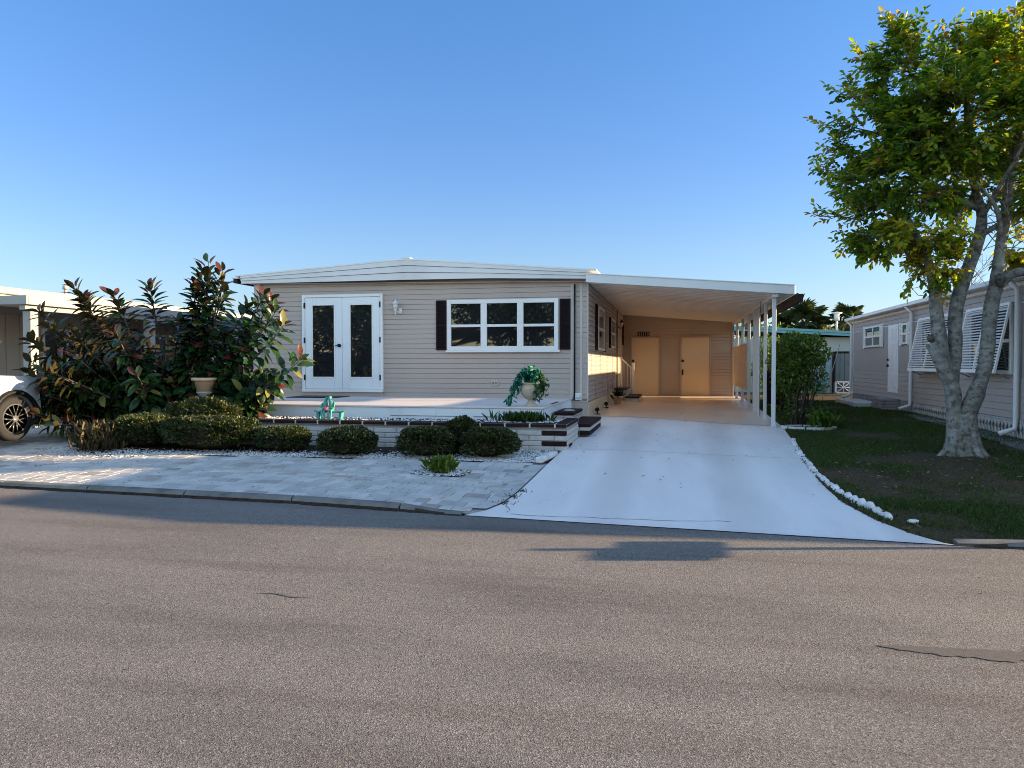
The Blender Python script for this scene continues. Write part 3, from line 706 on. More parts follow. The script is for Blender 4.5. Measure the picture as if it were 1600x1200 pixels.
# side wall under the carport: windows, shutters, lamp
for (a, b, z0, z1) in ((19.25, 21.05, 1.96, 3.06), (23.25, 24.75, 2.10, 2.98)):
    window_side(house, a, b, z0, z1, WX1 + .013, 1)
    shutter_panel(house, a - .42, a - .03, z0 - .02, z1 + .02, WX1, 'X', 1); shutter_panel(house, b + .03, b + .42, z0 - .02, z1 + .02, WX1, 'X', 1)
shutter_panel(house, 28.5, 28.9, 2.30, 3.08, WX1, 'X', 1)
MB().bbox((WX1 + .0, 26.35, .72), (WX1 + .035, 26.43, 3.3)).bbox((WX1, 27.42, .72), (WX1 + .035, 27.5, 3.3)).build('side_door_frame', 'cream', house)
ln = MB().bbox((WX1, 25.95, 2.78), (WX1 + .05, 26.05, 2.95)).tube([(WX1 + .03, 26, 2.85), (WX1 + .14, 26, 2.80), (WX1 + .16, 26, 2.86), (WX1 + .16, 26, 3.02)], .012).lathe((WX1 + .16, 26, 3.0), [(.08, 0), (.03, .05), (.0, .09)], 8).build('wall_lantern', 'black', house)
MB().lathe((WX1 + .16, 26, 2.86), [(.04, 0), (.06, .13), (.03, .14)], 8).build('lamp_glass', 'lamp_glass', ln)
MB().tube([(WX1 + .05, 25.6, 3.38), (WX1 + .05, 25.6, 1.05), (WX1 + .05, 25.6, .75)], .022, 8).build('dark_pipe', 'blockgrey', house)
for yy in (18.9, 20.7, 22.4, 24.1): MB().tube([(WX1 + .016, yy, .74), (WX1 + .016, yy, 1.92)], .006, 4).build('siding_seam', 'siding', house)
# storage room closing the back of the carport
sr = siding('storage_wall', (WX1, 29.02), (2.06, 29.02), .36, 3.455, 'siding', house, z1b=3.13, gp=.018)
for (a, b, lab) in ((-1.61, -.62, 'cream flat door below the number tiles'), (.20, 1.19, 'cream flat door nearer the carport posts')):
    fr = MB().bbox((a - .05, 28.95, .36), (a, 29.03, 2.62)).bbox((b, 28.95, .36), (b + .05, 29.03, 2.62)).bbox((a, 28.952, 2.58), (b, 29.03, 2.62)).build('door_frame', 'siding', house)
    d = MB().bbox((a + .004, 28.965, .385), (b - .004, 29.01, 2.575), .003).build('door', 'cream', house, lab)
    MB().lathe((a + .05, 28.95, 1.72), [(.02, .02), (.045, .0), (.045, -.03), (.0, -.035)], 10, 'Y').build('lock', 'brown', d)
    MB().bbox((a + .02, 28.93, 1.20 if a > 0 else 1.45), (a + .07, 28.964, 1.40 if a > 0 else 1.53), .006).build('handle', 'black', d)
MB().bbox((-.66, 28.985, 2.62), (-.61, 29.01, 3.25), .003).build('corner_board', 'siding', house)
MB().bbox((1.99, 28.96, .34), (2.06, 29.03, 3.08), .003).build('corner_board', 'siding', house)
for i, dgt in enumerate('313'):
    xx = -1.40 + i * .155
    tl = MB().bbox((xx, 28.975, 2.645), (xx + .125, 28.99, 2.80), .004).build('number_tile', 'brown', house)
    cu = bpy.data.curves.new('number', 'FONT'); cu.body = dgt; cu.size = .15; cu.extrude = .003; cu.align_x = 'CENTER'; cu.materials.append(M['cream'])
    o = bpy.data.objects.new('font', cu); C.objects.link(o); bpy.context.view_layer.update()
    me = bpy.data.meshes.new_from_object(o); bpy.data.objects.remove(o); o = bpy.data.objects.new('house_number', me); C.objects.link(o); o.parent = tl
    o.location = Vector((xx + .0625, 28.968, 2.668)) - root_loc(tl); o.rotation_euler = (PI / 2, 0, 0)

# ------------------------------------------------------------------ carport
cp = thing('carport', (.3, 23, .3), 'white flat carport roof on slender posts beside the tan home', 'carport')
cx0, cx1, cy0, cy1 = WX1 + .02, 2.42, 17.02, 29.4
def czt(x): return 3.60 - (x - WX1) * .080
def czb(x): return czt(x) - .18
cr = MB(); cr.prism([(cx0, czb(cx0) + .03), (cx1, czb(cx1) + .03), (cx1, czt(cx1) - .01), (cx0, czt(cx0) - .01)], cy0 + .05, cy1); fixn(cr.build('roof', 'roofwhite', cp))
ribs = MB(); y = cy0 + .1; kz = 0
while y < 28.9:
    kz = .014 - kz; ribs.prism([(cx0, czb(cx0) + .004 + kz), (cx1 - .02, czb(cx1) + .004 + kz), (cx1 - .02, czb(cx1) + .033), (cx0, czb(cx0) + .033)], y, y + .19); y += .20
fixn(ribs.build('ceiling_pan', 'ceil', cp))
fc = MB(); fc.prism([(cx0 - .03, czb(cx0)), (cx1, czb(cx1)), (cx1, czt(cx1)), (cx0 - .03, czt(cx0))], cy0, cy0 + .048); fc.prism([(cx0 - .03, czt(cx0) + .001), (cx1 + .01, czt(cx1) + .001), (cx1 + .01, czt(cx1) + .018), (cx0 - .03, czt(cx0) + .018)], cy0 - .015, cy0 + .1)
fixn(fc.build('fascia', 'whitem', cp))
MB().bbox((cx1 + .001, cy0 + .02, czb(cx1) + .0), (cx1 + .02, cy1, czt(cx1)), .003).build('side_fascia', 'whitem', cp)
gt = MB(); gt.prism([(cx1 + .021, 3.07), (cx1 + .021, 2.87), (cx1 + .11, 2.87), (cx1 + .17, 3.05), (cx1 + .155, 3.055), (cx1 + .10, 2.885), (cx1 + .045, 2.885), (cx1 + .045, 3.06)], 16.75, cy1); fixn(gt.build('gutter', 'brown', cp))
MB().bbox((cx1 + .045, 16.751, 2.886), (cx1 + .14, 16.77, 3.05), .002).build('gutter_end', 'brown', cp)
MB().bbox((2.0, cy0 + .08, czb(2.06) - .075), (2.12, cy1 - .4, czb(2.06) + .012), .006).build('beam', 'whitem', cp)
for (px, py, w) in ((2.055, 17.3, .042), (2.055, 18.92, .038), (2.055, 21.05, .075), (2.055, 23.05, .045), (2.055, 25.2, .04), (2.055, 27.45, .04), (2.03, 20.15, .02)):
    z0 = g(px, py) + .008; z1 = czb(2.06) - .075
    p = MB().bbox((px - w, py - w * .75, z0), (px + w, py + w * .75, z1), .006).build('post', 'whitem', cp)
    MB().bbox((px - w - .03, py - .06, z0 - .002), (px + w + .03, py + .06, z0 + .014), .003).bbox((px - w - .006, py - w * .75 - .006, z0 + .014), (px + w + .006, py + w * .75 + .006, z0 + .09), .003).build('post_foot', 'whitem', p)
sc_ = MB(); z = .86
while z < 2.18: sc_.bbox((2.0, 23.2, z), (2.012, 28.6, z + .046), .003); z += .05
for yy in (23.16, 28.58): MB().bbox((2.013, yy, .84), (2.04, yy + .06, 2.22)).build('screen_frame', 'whitem', cp)
sc_.build('screen_panel', 'cream', cp)
MB().tube([(1.98, 19.3, 3.1), (1.98, 19.3, .35)], .008, 6).build('pull_rod', 'blockgrey', cp)

# ------------------------------------------------------------------ deck, planter, steps
dk = thing('raised_deck', (-6, 15.4, .3), 'low white sided deck with pinkish painted floor in front of the french doors', 'deck')
DX0, DX1, DY0, DY1, DZ = -10.3, -2.30, 13.52, WY - .014, .83
fl = MB(); fl.bbox((DX0, DY0 - .02, DZ - .035), (DX1 + .01, DY1, DZ), .008); fl.build('floor_board', 'deck', dk)
fcb = MB(); xs_ = frange(DX0, DX1 - .02, 2.0)
for a, b in zip(xs_, xs_[1:]): fcb.bbox((a + .002, DY0, .30), (b - .002, DY0 + .04, DZ - .036), .003)
fcb.build('face_panel', 'deckface', dk)
MB().bbox((DX1 - .045, DY0 + .041, .25), (DX1 - .0, DY1, DZ - .036), .003).build('side_panel', 'deckface', dk)
for a, b in ((-5.2, -3.7), (-3.6, -2.35)): MB().bbox((a, DY0 - .008, .640), (b, DY0 + .001, .652), .001).build('trim_strip', 'blockgrey', dk)
MB().bbox((-2.36, 14.55, DZ + .001), (-2.31, 15.4, DZ + .012)).build('edge_strip', 'brown', dk)

pl = thing('brick_planter', (-5, 12.8, .2), 'long low planter of pale bricks capped with dark glazed bricks', 'planter')
PY, PX0, PX1, PT = 12.0, -9.2, -1.68, .655
core = MB().box((PX0, PY + .012, .05), (PX1 - .012, PY + .24, PT - .07)).box((PX1 - .24, PY + .24, .05), (PX1 - .012, DY0 - .03, PT - .07)); core.build('mortar', 'mortar', pl)
pb, db, cb = MB(), MB(), MB()
z = .05; r_ = 0
while z < PT - .13:
    h = .083; x = PX1 - (.40 if r_ % 2 else .62) * 1.0; cur = PX1; i = 0
    # front face, laid from the right corner
    wds = [.20 if r_ % 2 == 0 else .40]
    while cur > PX0 + .02:
        w = wds[0] if i == 0 else .405; a = max(cur - w, PX0)
        dark = (abs((cur + a) / 2 + 2.0) < .21 and r_ in (3, 5)) 
        (db if dark else pb).bbox((a + .006, PY - (.006 if dark else random.uniform(0, .004)), z + .005), (cur - .006, PY + .09, z + h - .005), .008)
        cur = a; i += 1
    y = PY + .1; k = 0
    while y < DY0 - .1:
        w = .40 if (k or r_ % 2) else .2; b = min(y + w, DY0 - .04)
        dark = r_ == 2 and k == 1
        (db if dark else pb).bbox((PX1 - .09, y + .006, z + .005), (PX1 + random.uniform(0, .004), b - .006, z + h - .005), .008); y = b; k += 1
    z += h; r_ += 1
x = PX1 + .012
first = True
while x > PX0:
    w = .2 if first else .405; first = False; a = x - w; cb.bbox((a + .012, PY - .03, PT - .065), (x - .002, PY + .20, PT), .012); x = a
y = PY + .21
while y < DY0 - .1:
    b = min(y + .405, DY0 - .04); cb.bbox((PX1 - .20, y, PT - .065), (PX1 + .012, b - .008, PT), .012); y = b
core2 = MB().box((PX0, PY - .024, PT - .062), (PX1 + .006, PY + .194, PT - .005)).box((PX1 - .194, PY + .194, PT - .062), (PX1 + .006, DY0 - .05, PT - .005)); core2.build('cap_mortar', 'brickpale', pl)
pb.build('pale_brick_courses', 'brickpale', pl); db.build('dark_brick_accents', 'brickdark', pl); cb.build('cap', 'brickdark', pl)
MB().box((PX0, PY + .2, .3), (PX1 - .2, DY0 - .005, PT - .055)).build('planter_soil', 'mulch', pl)
P = np.stack([rng.uniform(PX0, PX1 - .25, 2600), rng.uniform(PY + .22, DY0 - .03, 2600), np.full(2600, PT - .05)], 1)
v, f, tn = [], [], []
for p in P:
    s = random.uniform(.01, .022); b0 = len(v); v += [(p[0] + s, p[1], p[2]), (p[0], p[1] + s, p[2]), (p[0] - s, p[1], p[2]), (p[0], p[1] - s, p[2]), (p[0], p[1], p[2] + s * .7)]; f += [(b0 + q, b0 + (q + 1) % 4, b0 + 4) for q in range(4)]; tn += [random.random() * .8] * 4
me = bpy.data.meshes.new('gravel'); me.from_pydata(v, [], f); a = me.attributes.new('tint', 'FLOAT', 'FACE'); a.data.foreach_set('value', tn)
o = bpy.data.objects.new('planter_gravel', me); C.objects.link(o); me.materials.append(M['pebble']); tag(o, 'white gravel filling the top of the brick planter', 'gravel', kind='stuff')

def brick_step(label, x0, x1, y0, y1, z0, z1, low):
    s = thing('brick_step', ((x0 + x1) / 2, (y0 + y1) / 2, z0), label, 'step', 'brick steps beside the deck')
    MB().bbox((x0 - .015, y0 - .015, z1 - .055), (x1 + .015, y1, z1), .01).build('cap', 'brickdark', s)
    b = MB(); d = MB(); z = z0; k = 0; H = z1 - .056
    while z < H - .02:
        zt = min(z + .085, H); tgt = d if (low and k == 0) else b
        xs = frange(x0, x1, .19)
        for a, c in zip(xs, xs[1:]): tgt.bbox((a + .004, y0, z + .003), (c - .004, y0 + .08, zt - .003), .006)
        yy = y0 + .08
        while yy < y1 - .02:
            c = min(yy + .4, y1); tgt.bbox((x1 - .08, yy + .004, z + .003), (x1, c - .004, zt - .003), .006); yy = c
        z = zt; k += 1
    MB().box((x0 + .006, y0 + .01, z0), (x1 - .01, y1 - .004, z1 - .056)).build('mortar', 'mortar', s)
    b.build('brick_courses', 'brickpale', s)
    if d.v: d.build('dark_base_course', 'brickdark', s)
    return s
brick_step('upper brick step with dark cap and a pale stone lying on it, against the deck', -2.25, -1.885, 14.35, 15.75, g(-2, 15) + .006, .69, False)
brick_step('lower brick step with dark cap, nearer the driveway', -1.865, -1.49, 13.62, 15.65, g(-1.6, 14.5) + .012, .535, True)
tag(MB().ball((-2.03, 14.85, .70), (.12, .16, .022), 14, 6, .05).build('pale_stone', 'concrete'), 'flat pale stone lying on the upper brick step', 'stone')

# doormat, urn, statue, pots
m_ = MB(); m_.bbox((-8.75, 16.15, DZ + .002), (-7.55, 17.0, DZ + .018), .006); tag(m_.build('doormat', 'black'), 'thin black doormat on the deck before the french doors', 'doormat')
ub = (-2.60, 13.86)
urn = thing('urn', (ub[0], ub[1], DZ), 'tan footed stone urn on the front right corner of the deck', 'urn')
MB().lathe((ub[0], ub[1], DZ), [(.125, 0), (.125, .018), (.10, .035), (.07, .07), (.055, .10), (.06, .115), (.10, .135), (.15, .18), (.19, .25), (.205, .31), (.20, .35), (.18, .385), (.175, .40), (.21, .415), (.215, .43), (.195, .435), (.16, .41), (.0, .40)], 32).build('bowl', 'stoneurn', urn)
rel = MB()
for k in range(9):
    a = -1.9 + k * .42; rel.ball((ub[0] + .19 * math.cos(a), ub[1] + .19 * math.sin(a), DZ + .30 + .03 * math.sin(k * 2.2)), (.03, .03, .02), 8, 5)
rel.build('garland_relief', 'stoneurn', urn)
dr = thing('draped_plant', (ub[0], ub[1], DZ + .42), 'teal and dark green silk leaves draped over the tan urn', 'plant')
def drape(paths, mat, name, n_per, L, W, tlo, thi):
    Pp, Dd, st = [], [], MB()
    for path in paths:
        path = [Vector(p) for p in path]; st.tube(path, .006, 5)
        for _ in range(n_per):
            u = random.random() * (len(path) - 1); i = min(int(u), len(path) - 2); p = path[i].lerp(path[i + 1], u - i)
            p = p + Vector([random.gauss(0, .03) for _ in range(3)]); t = (path[i + 1] - path[i]).normalized()
            Pp.append(p); Dd.append(t * .7 + Vector([random.gauss(0, .6) for _ in range(3)]) + Vector((0, 0, -.35)))
    st.build('stem', 'stem', dr); n_ = len(Pp)
    return leaf_mesh(name, np.array([tuple(p) for p in Pp]), np.array([tuple(p) for p in Dd]), unit(n_), rng.uniform(L * .7, L * 1.2, n_), rng.uniform(W * .7, W * 1.2, n_), mat, dr, rng.uniform(tlo, thi, n_), big=True)
cu_, cv_, cz = ub[0], ub[1], DZ
drape([[(cu_ + .02, cv_, cz + .44), (cu_ - .05, cv_ - .05, cz + .68), (cu_ - .16, cv_ - .08, cz + .58), (cu_ - .27, cv_ - .12, cz + .36), (cu_ - .36, cv_ - .14, cz + .15), (cu_ - .38, cv_ - .14, cz + .10)],
       [(cu_, cv_, cz + .44), (cu_ - .12, cv_ - .10, cz + .62), (cu_ - .22, cv_ - .12, cz + .45), (cu_ - .30, cv_ - .15, cz + .25)],
       [(cu_, cv_, cz + .44), (cu_ - .02, cv_ - .1, cz + .66), (cu_ + .08, cv_ - .1, cz + .62), (cu_ + .10, cv_ - .14, cz + .52)]], 'leaf_teal', 'teal_leaves', 150, .10, .045, .1, 1)
drape([[(cu_, cv_, cz + .44), (cu_ + .10, cv_ - .02, cz + .64), (cu_ + .20, cv_ - .06, cz + .50), (cu_ + .22, cv_ - .10, cz + .30)],
       [(cu_, cv_, cz + .44), (cu_ + .16, cv_ - .05, cz + .58), (cu_ + .27, cv_ - .05, cz + .42), (cu_ + .25, cv_ - .08, cz + .22)],
       [(cu_, cv_, cz + .44), (cu_ + .08, cv_ - .14, cz + .55), (cu_ + .14, cv_ - .2, cz + .36), (cu_ + .15, cv_ - .2, cz + .16)]], 'leaf_ivy', 'dark_leaves', 90, .09, .035, 0, .9)
# verdigris couple on a bench
bx, by, bz = -6.05, 12.75, PT - .045
stt = thing('garden_statue', (bx, by, bz), 'small verdigris statue of a seated couple on a bench holding a pink heart', 'statue')
bn = MB(); bn.bbox((bx - .25, by - .05, bz + .125), (bx + .25, by + .07, bz + .15), .01)
for s_ in (-1, 1):
    bn.prism([(bx + s_ * .20 - .02, bz), (bx + s_ * .20 + .02, bz), (bx + s_ * .22 + .02, bz + .125), (bx + s_ * .22 - .03, bz + .125)], by - .045, by + .065)
    bn.tube([(bx + s_ * .24, by - .02, bz + .14), (bx + s_ * .27, by - .03, bz + .155), (bx + s_ * .285, by - .03, bz + .145)], .012, 6)
fixn(bn.build('bench', 'teal', stt))
for s_, hh in ((-1, .0), (1, .02)):
    fg = MB(); cxx = bx - .03 + s_ * .065
    fg.tube([(cxx, by, bz + .15), (cxx + .0, by, bz + .23), (cxx - s_ * .015, by - .01, bz + .30 + hh), (cxx - s_ * .03, by - .01, bz + .335 + hh)], [.045, .048, .042, .018], 10)
    fg.ball((cxx - s_ * .035, by - .015, bz + .365 + hh), (.028, .03, .034), 12, 8)
    fg.ball((cxx - s_ * .03, by + .004, bz + .372 + hh), (.032, .03, .034), 12, 8)
    for q in (-.018, .018): fg.tube([(cxx + q, by, bz + .165), (cxx + q * 1.3, by - .09, bz + .165), (cxx + q * 1.3, by - .10, bz + .08), (cxx + q * 1.3, by - .10, bz + .01), (cxx + q * 1.3, by - .13, bz + .008)], [.026, .024, .018, .014, .011], 8)
    fg.tube([(cxx + s_ * .045, by, bz + .29 + hh), (cxx + s_ * .06, by - .04, bz + .22), (cxx - s_ * .03, by - .085, bz + .20)], [.017, .015, .011], 8)
    fg.build('figure', 'teal', stt)
MB().ball((bx - .045, by - .10, bz + .205), (.024, .016, .026), 10, 7).ball((bx - .012, by - .10, bz + .205), (.024, .016, .026), 10, 7).tube([(bx - .028, by - .10, bz + .20), (bx - .028, by - .10, bz + .155)], [.034, .003], 8).build('heart', 'pink', stt)
# terracotta coloured pot on stand, behind the hedge
pt = thing('flower_pot', (-8.57, 12.78, .7), 'pale terracotta pot with rolled rim standing behind the clipped hedge', 'flower pot')
MB().lathe((-8.57, 12.78, 1.09), [(.10, 0), (.14, .0), (.185, .19), (.20, .20), (.235, .205), (.24, .215), (.238, .255), (.225, .26), (.2, .255), (.18, .2), (.0, .19)], 28).build('pot', 'terra', pt)
MB().lathe((-8.57, 12.78, .58), [(.12, 0), (.12, .46), (.15, .48), (.15, .509)], 14).build('stand', 'concrete', pt)
# solar stake light
sl = thing('garden_light', (-7.86, 13.2, PT - .06), 'small stake light with square head at the left end of the planter', 'garden light')
MB().tube([(-7.86, 13.2, PT - .06), (-7.85, 13.2, PT + .12)], .008, 6).build('stake', 'whitem', sl); MB().bbox((-7.885, 13.165, PT + .12), (-7.815, 13.235, PT + .19), .01).build('head', 'brickpale', sl)
# house side steps with rail, flower pot
ss = thing('entry_steps', (-1.6, 26, .4), 'two step side entry with dark treads and white handrail under the carport', 'steps')
for (a, b, y0, y1, zt, nm) in ((-1.93, -1.56, 24.9, 26.9, .82, 'upper_step'), (-1.55, -1.14, 24.3, 26.7, .58, 'lower_step')):
    q = MB().bbox((a, y0, .40), (b, y1, zt - .05), .01).build(nm, 'brickpale', ss)
    MB().bbox((a - .005, y0 - .02, zt - .049), (b + .02, y1, zt), .008).build('tread', 'black', q)
rl = MB().tube([(-1.93, 26.6, 1.90), (-1.44, 26.6, 1.42)], .022, 8).bbox((-1.475, 26.56, .58), (-1.395, 26.64, 1.64), .006)
for k in range(4):
    xx = -1.85 + k * .11; rl.tube([(xx, 26.6, .83 if xx < -1.56 else .58), (xx, 26.6, 1.88 - (xx + 1.93) * .98)], .010, 6)
rl.build('handrail', 'white', ss)
pt = thing('potted_plant', (-1.66, 22.7, .4), 'small terracotta pot with dark stems beside the side steps', 'potted plant')
MB().lathe((-1.66, 22.7, g(-1.66, 22.7) + .01), [(.10, 0), (.14, .2), (.16, .2), (.16, .25), (.13, .24), (.0, .2)], 18).build('pot', 'terra', pt)
P = np.tile([[-1.66, 22.7, .63]], (90, 1)) + rng.normal(0, .05, (90, 3)); D = unit(90); D[:, 2] = np.abs(D[:, 2]) + .3
leaf_mesh('foliage', P, D, unit(90), rng.uniform(.1, .3, 90), .03, 'leaf_rubber', pt, rng.uniform(0, .5, 90))
for (x, y, lab) in ((WX1 + .12, 18.4, 'small black spotlight at the foot of the side wall nearest the front corner'), (WX1 + .12, 20.8, 'small black spotlight at the foot of the side wall farther under the carport')):
    l_ = thing('spotlight', (x, y, g(x, y)), lab, 'spotlight', 'spotlights along the side wall'); z = g(x, y) + .01
    MB().bbox((x - .06, y - .06, z), (x + .06, y + .06, z + .02)).tube([(x, y, z + .02), (x, y, z + .08)], .012).build('base', 'black', l_)
    MB().lathe((x, y - .04, z + .12), [(.03, .1), (.05, .02), (.055, -.03), (.0, -.02)], 12, 'Y').build('head', 'black', l_)

# white edging stones down the right side of the drive
pts_e = [(2.13, 14.9), (2.05, 14.3), (1.93, 12.9), (1.87, 11.8), (1.84, 10.6), (1.88, 9.7), (1.98, 9.0), (2.10, 8.45), (2.14, 8.3)]
def along(d):
    for a, b in zip(pts_e, pts_e[1:]):
        L = math.hypot(b[0] - a[0], b[1] - a[1])
        if d <= L: return (a[0] + (b[0] - a[0]) * d / L, a[1] + (b[1] - a[1]) * d / L, math.atan2(b[1] - a[1], b[0] - a[0]))
        d -= L
    return None
d = 0; k = 0
while True:
    r = along(d)
    if r is None: break
    up_ = r[1] > 9.9; ln_ = (.24 if up_ else .17) * random.uniform(.85, 1.12)
    M4 = Matrix.Translation((r[0] + random.uniform(-.01, .01), r[1], g(r[0], r[1]) + random.uniform(.0, .014))) @ Matrix.Rotation(r[2] + random.uniform(-.12, .12), 4, 'Z')
    m_ = MB(); nseg = 9; vs = []
    for i in range(nseg):   # a low scalloped block: rounded top in plan and section
        u = i / (nseg - 1) * 2 - 1; hh = (.036 if up_ else .058) * (1 - .85 * abs(u) ** 2.4) * (1 + .2 * math.sin(k * 5.1)); ww = .040 * (1 - .55 * abs(u) ** 3)
        for (q, zz) in ((-1, -.04), (-1, hh * .6), (-.5, hh * .95), (.5, hh), (1, hh * .6), (1, -.04)):
            vs.append(M4 @ Vector((u * ln_ / 2, q * ww + random.uniform(-.004, .004), zz + random.uniform(-.004, .004))))
    m_.add(vs, [(i * 6 + j, i * 6 + j + 1, (i + 1) * 6 + j + 1, (i + 1) * 6 + j) for i in range(nseg - 1) for j in range(5)] + [tuple(range(6))[::-1], tuple(range((nseg - 1) * 6, nseg * 6))], True)
    c = (r[0], r[1], g(r[0], r[1]))
    o = m_.build('edging_stone', 'whitestone'); 
    tag(o, 'flat white painted edging stone in the close set upper run beside the driveway' if up_ else 'rounded white painted edging stone in the spaced lower run beside the driveway', 'edging stone', 'white edging stones beside the driveway')
    d += ln_ + (.010 if up_ else .030); k += 1
tag(fixn(MB().ball((2.30, 8.20, g(2.3, 8.2) + .02), (.055, .04, .022), 8, 6, .1).build('loose_stone', 'whitestone')), 'single loose white stone lying in the grass past the lower run', 'stone')
m_ = MB(); M4 = Matrix.Translation((-1.86, 11.2, g(-1.9, 11.2) + .03)) @ Matrix.Rotation(math.radians(84), 4, 'Z'); m_.bbox((-.45, -.05, -.03), (.45, .05, .055), .015, M4); tag(m_.build('edging_block', 'whitestone'), 'long white painted block between the gravel bed and driveway', 'edging block')
tag(MB().ball((-2.55, 11.35, g(-2.55, 11.35) + .02), (.16, .10, .03), 12, 6, .05).build('stepping_stone', 'concrete'), 'round flat stone set in the pebbles near the planter corner', 'stone')
# ------------------------------------------------------------------ plants
def mound(name, label, cx, cy, rx, ry, h, n_, leaf=.046, cat='bush', group='clipped low hedge bushes', warm=.0):
    z0 = g(cx, cy) - .02; h *= .93
    t = thing(name, (cx, cy, z0), label, cat, group)
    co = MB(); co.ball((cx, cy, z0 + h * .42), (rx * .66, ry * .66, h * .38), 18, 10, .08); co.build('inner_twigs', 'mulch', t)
    st = MB()
    for _ in range(14):
        a = random.uniform(0, 2 * PI); r = random.uniform(.3, .8); st.tube([(cx + .1 * math.cos(a), cy + .1 * math.sin(a), z0), (cx + rx * r * math.cos(a), cy + ry * r * math.sin(a), z0 + h * .6)], [.012, .005], 5)
    st.build('stem', 'barkdark', t)
    u = unit(n_); u[:, 2] = np.where(u[:, 2] < -.35, -u[:, 2], u[:, 2])
    sq = np.abs(u) ** .72 * np.sign(u); sq /= np.linalg.norm(sq, axis=1, keepdims=True) ** .75
    lump = np.array([1 + .20 * noise.noise(Vector((q[0] * 2.6 + cx * 3, q[1] * 2.6, q[2] * 2.6))) + .12 * noise.noise(Vector((q[0] * 7 + cx, q[1] * 7, q[2] * 7 + 4))) for q in u])
    rad = (lump * (1 - rng.beta(1, 4, n_) * .34))[:, None]
    Pp = sq * rad * np.array([rx, ry, h * .52]) + np.array([cx, cy, z0 + h * .48]); Pp[:, 2] = np.maximum(Pp[:, 2], z0 + .02)
    D = sq * .8 + unit(n_) * .8 + np.array([0, 0, .35])
    tn = rng.beta(2, 3, n_) * .8 + warm * rng.random(n_) * (sq[:, 2] > .35) * (rng.random(n_) < .3)  # warm paints sunlit tips into the tint of the top leaves
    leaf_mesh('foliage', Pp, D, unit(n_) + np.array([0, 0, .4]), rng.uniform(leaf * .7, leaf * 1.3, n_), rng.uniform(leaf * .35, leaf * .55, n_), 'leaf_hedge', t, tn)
    return t
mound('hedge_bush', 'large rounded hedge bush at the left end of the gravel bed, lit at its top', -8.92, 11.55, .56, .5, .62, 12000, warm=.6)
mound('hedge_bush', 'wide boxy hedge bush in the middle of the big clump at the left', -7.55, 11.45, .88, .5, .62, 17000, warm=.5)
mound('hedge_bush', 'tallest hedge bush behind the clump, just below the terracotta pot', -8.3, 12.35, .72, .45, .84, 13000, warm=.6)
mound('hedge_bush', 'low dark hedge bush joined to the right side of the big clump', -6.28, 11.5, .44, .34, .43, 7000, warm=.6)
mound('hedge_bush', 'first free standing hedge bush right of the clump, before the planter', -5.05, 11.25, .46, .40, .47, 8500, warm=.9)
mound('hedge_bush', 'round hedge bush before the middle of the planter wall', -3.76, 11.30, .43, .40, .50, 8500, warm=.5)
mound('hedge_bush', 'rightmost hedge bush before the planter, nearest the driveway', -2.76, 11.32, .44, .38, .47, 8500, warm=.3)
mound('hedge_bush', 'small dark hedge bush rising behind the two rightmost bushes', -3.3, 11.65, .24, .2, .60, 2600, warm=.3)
# small clump in the paver island
def tuft(name, label, cx, cy, z, n_, spread, L, W, mat, tlo, thi, cat='plant', up=1.0, big=False):
    t = thing(name, (cx, cy, z), label, cat)
    D = unit(n_); D[:, 2] = np.abs(D[:, 2]) * .6 + up
    Pp = np.stack([cx + rng.normal(0, spread, n_), cy + rng.normal(0, spread, n_), z + rng.uniform(0, L * .9, n_)], 1)
    D[:, :2] += (Pp[:, :2] - np.array([cx, cy])) / max(spread, .01) * .35
    st = MB()
    for _ in range(12):
        a = random.uniform(0, 2 * PI); st.tube([(cx + .3 * spread * math.cos(a), cy + .3 * spread * math.sin(a), z - .01), (cx + spread * 1.4 * math.cos(a), cy + spread * 1.4 * math.sin(a), z + L * 1.1)], [.006, .003], 5)
    st.build('stem', 'stem', t)
    leaf_mesh('foliage', Pp, D, unit(n_), rng.uniform(L * .5, L, n_), rng.uniform(W * .6, W * 1.2, n_), mat, t, rng.uniform(tlo, thi, n_), big=big); return t
tuft('small_shrub', 'small bright green plant in the pebble island within the pavers', -3.12, edge(-3.12) + 2.05, g(-3.1, 9.9) + .01, 330, .07, .15, .032, 'leaf_shrub', .1, .9)
tuft('dry_grass_clump', 'dry brown ornamental grass clump in pebbles before the rubber tree', -9.42, edge(-9.42) + 2.75, g(-9.4, 11.1), 1500, .14, .30, .0045, 'leaf_dry', 0, .6, up=1.7)
tag(leaf_mesh('planter_weeds', np.stack([rng.normal(-2.6, .2, 700), rng.uniform(12.9, 13.4, 700), np.full(700, PT - .06)], 1), unit(700) * .55 + np.array([0, 0, 1]), unit(700), rng.uniform(.05, .22, 700), .0045, 'leaf_shrub', None, rng.uniform(0, .5, 700)), 'thin feathery green weeds growing at the right end of the planter', 'weeds', kind='stuff')

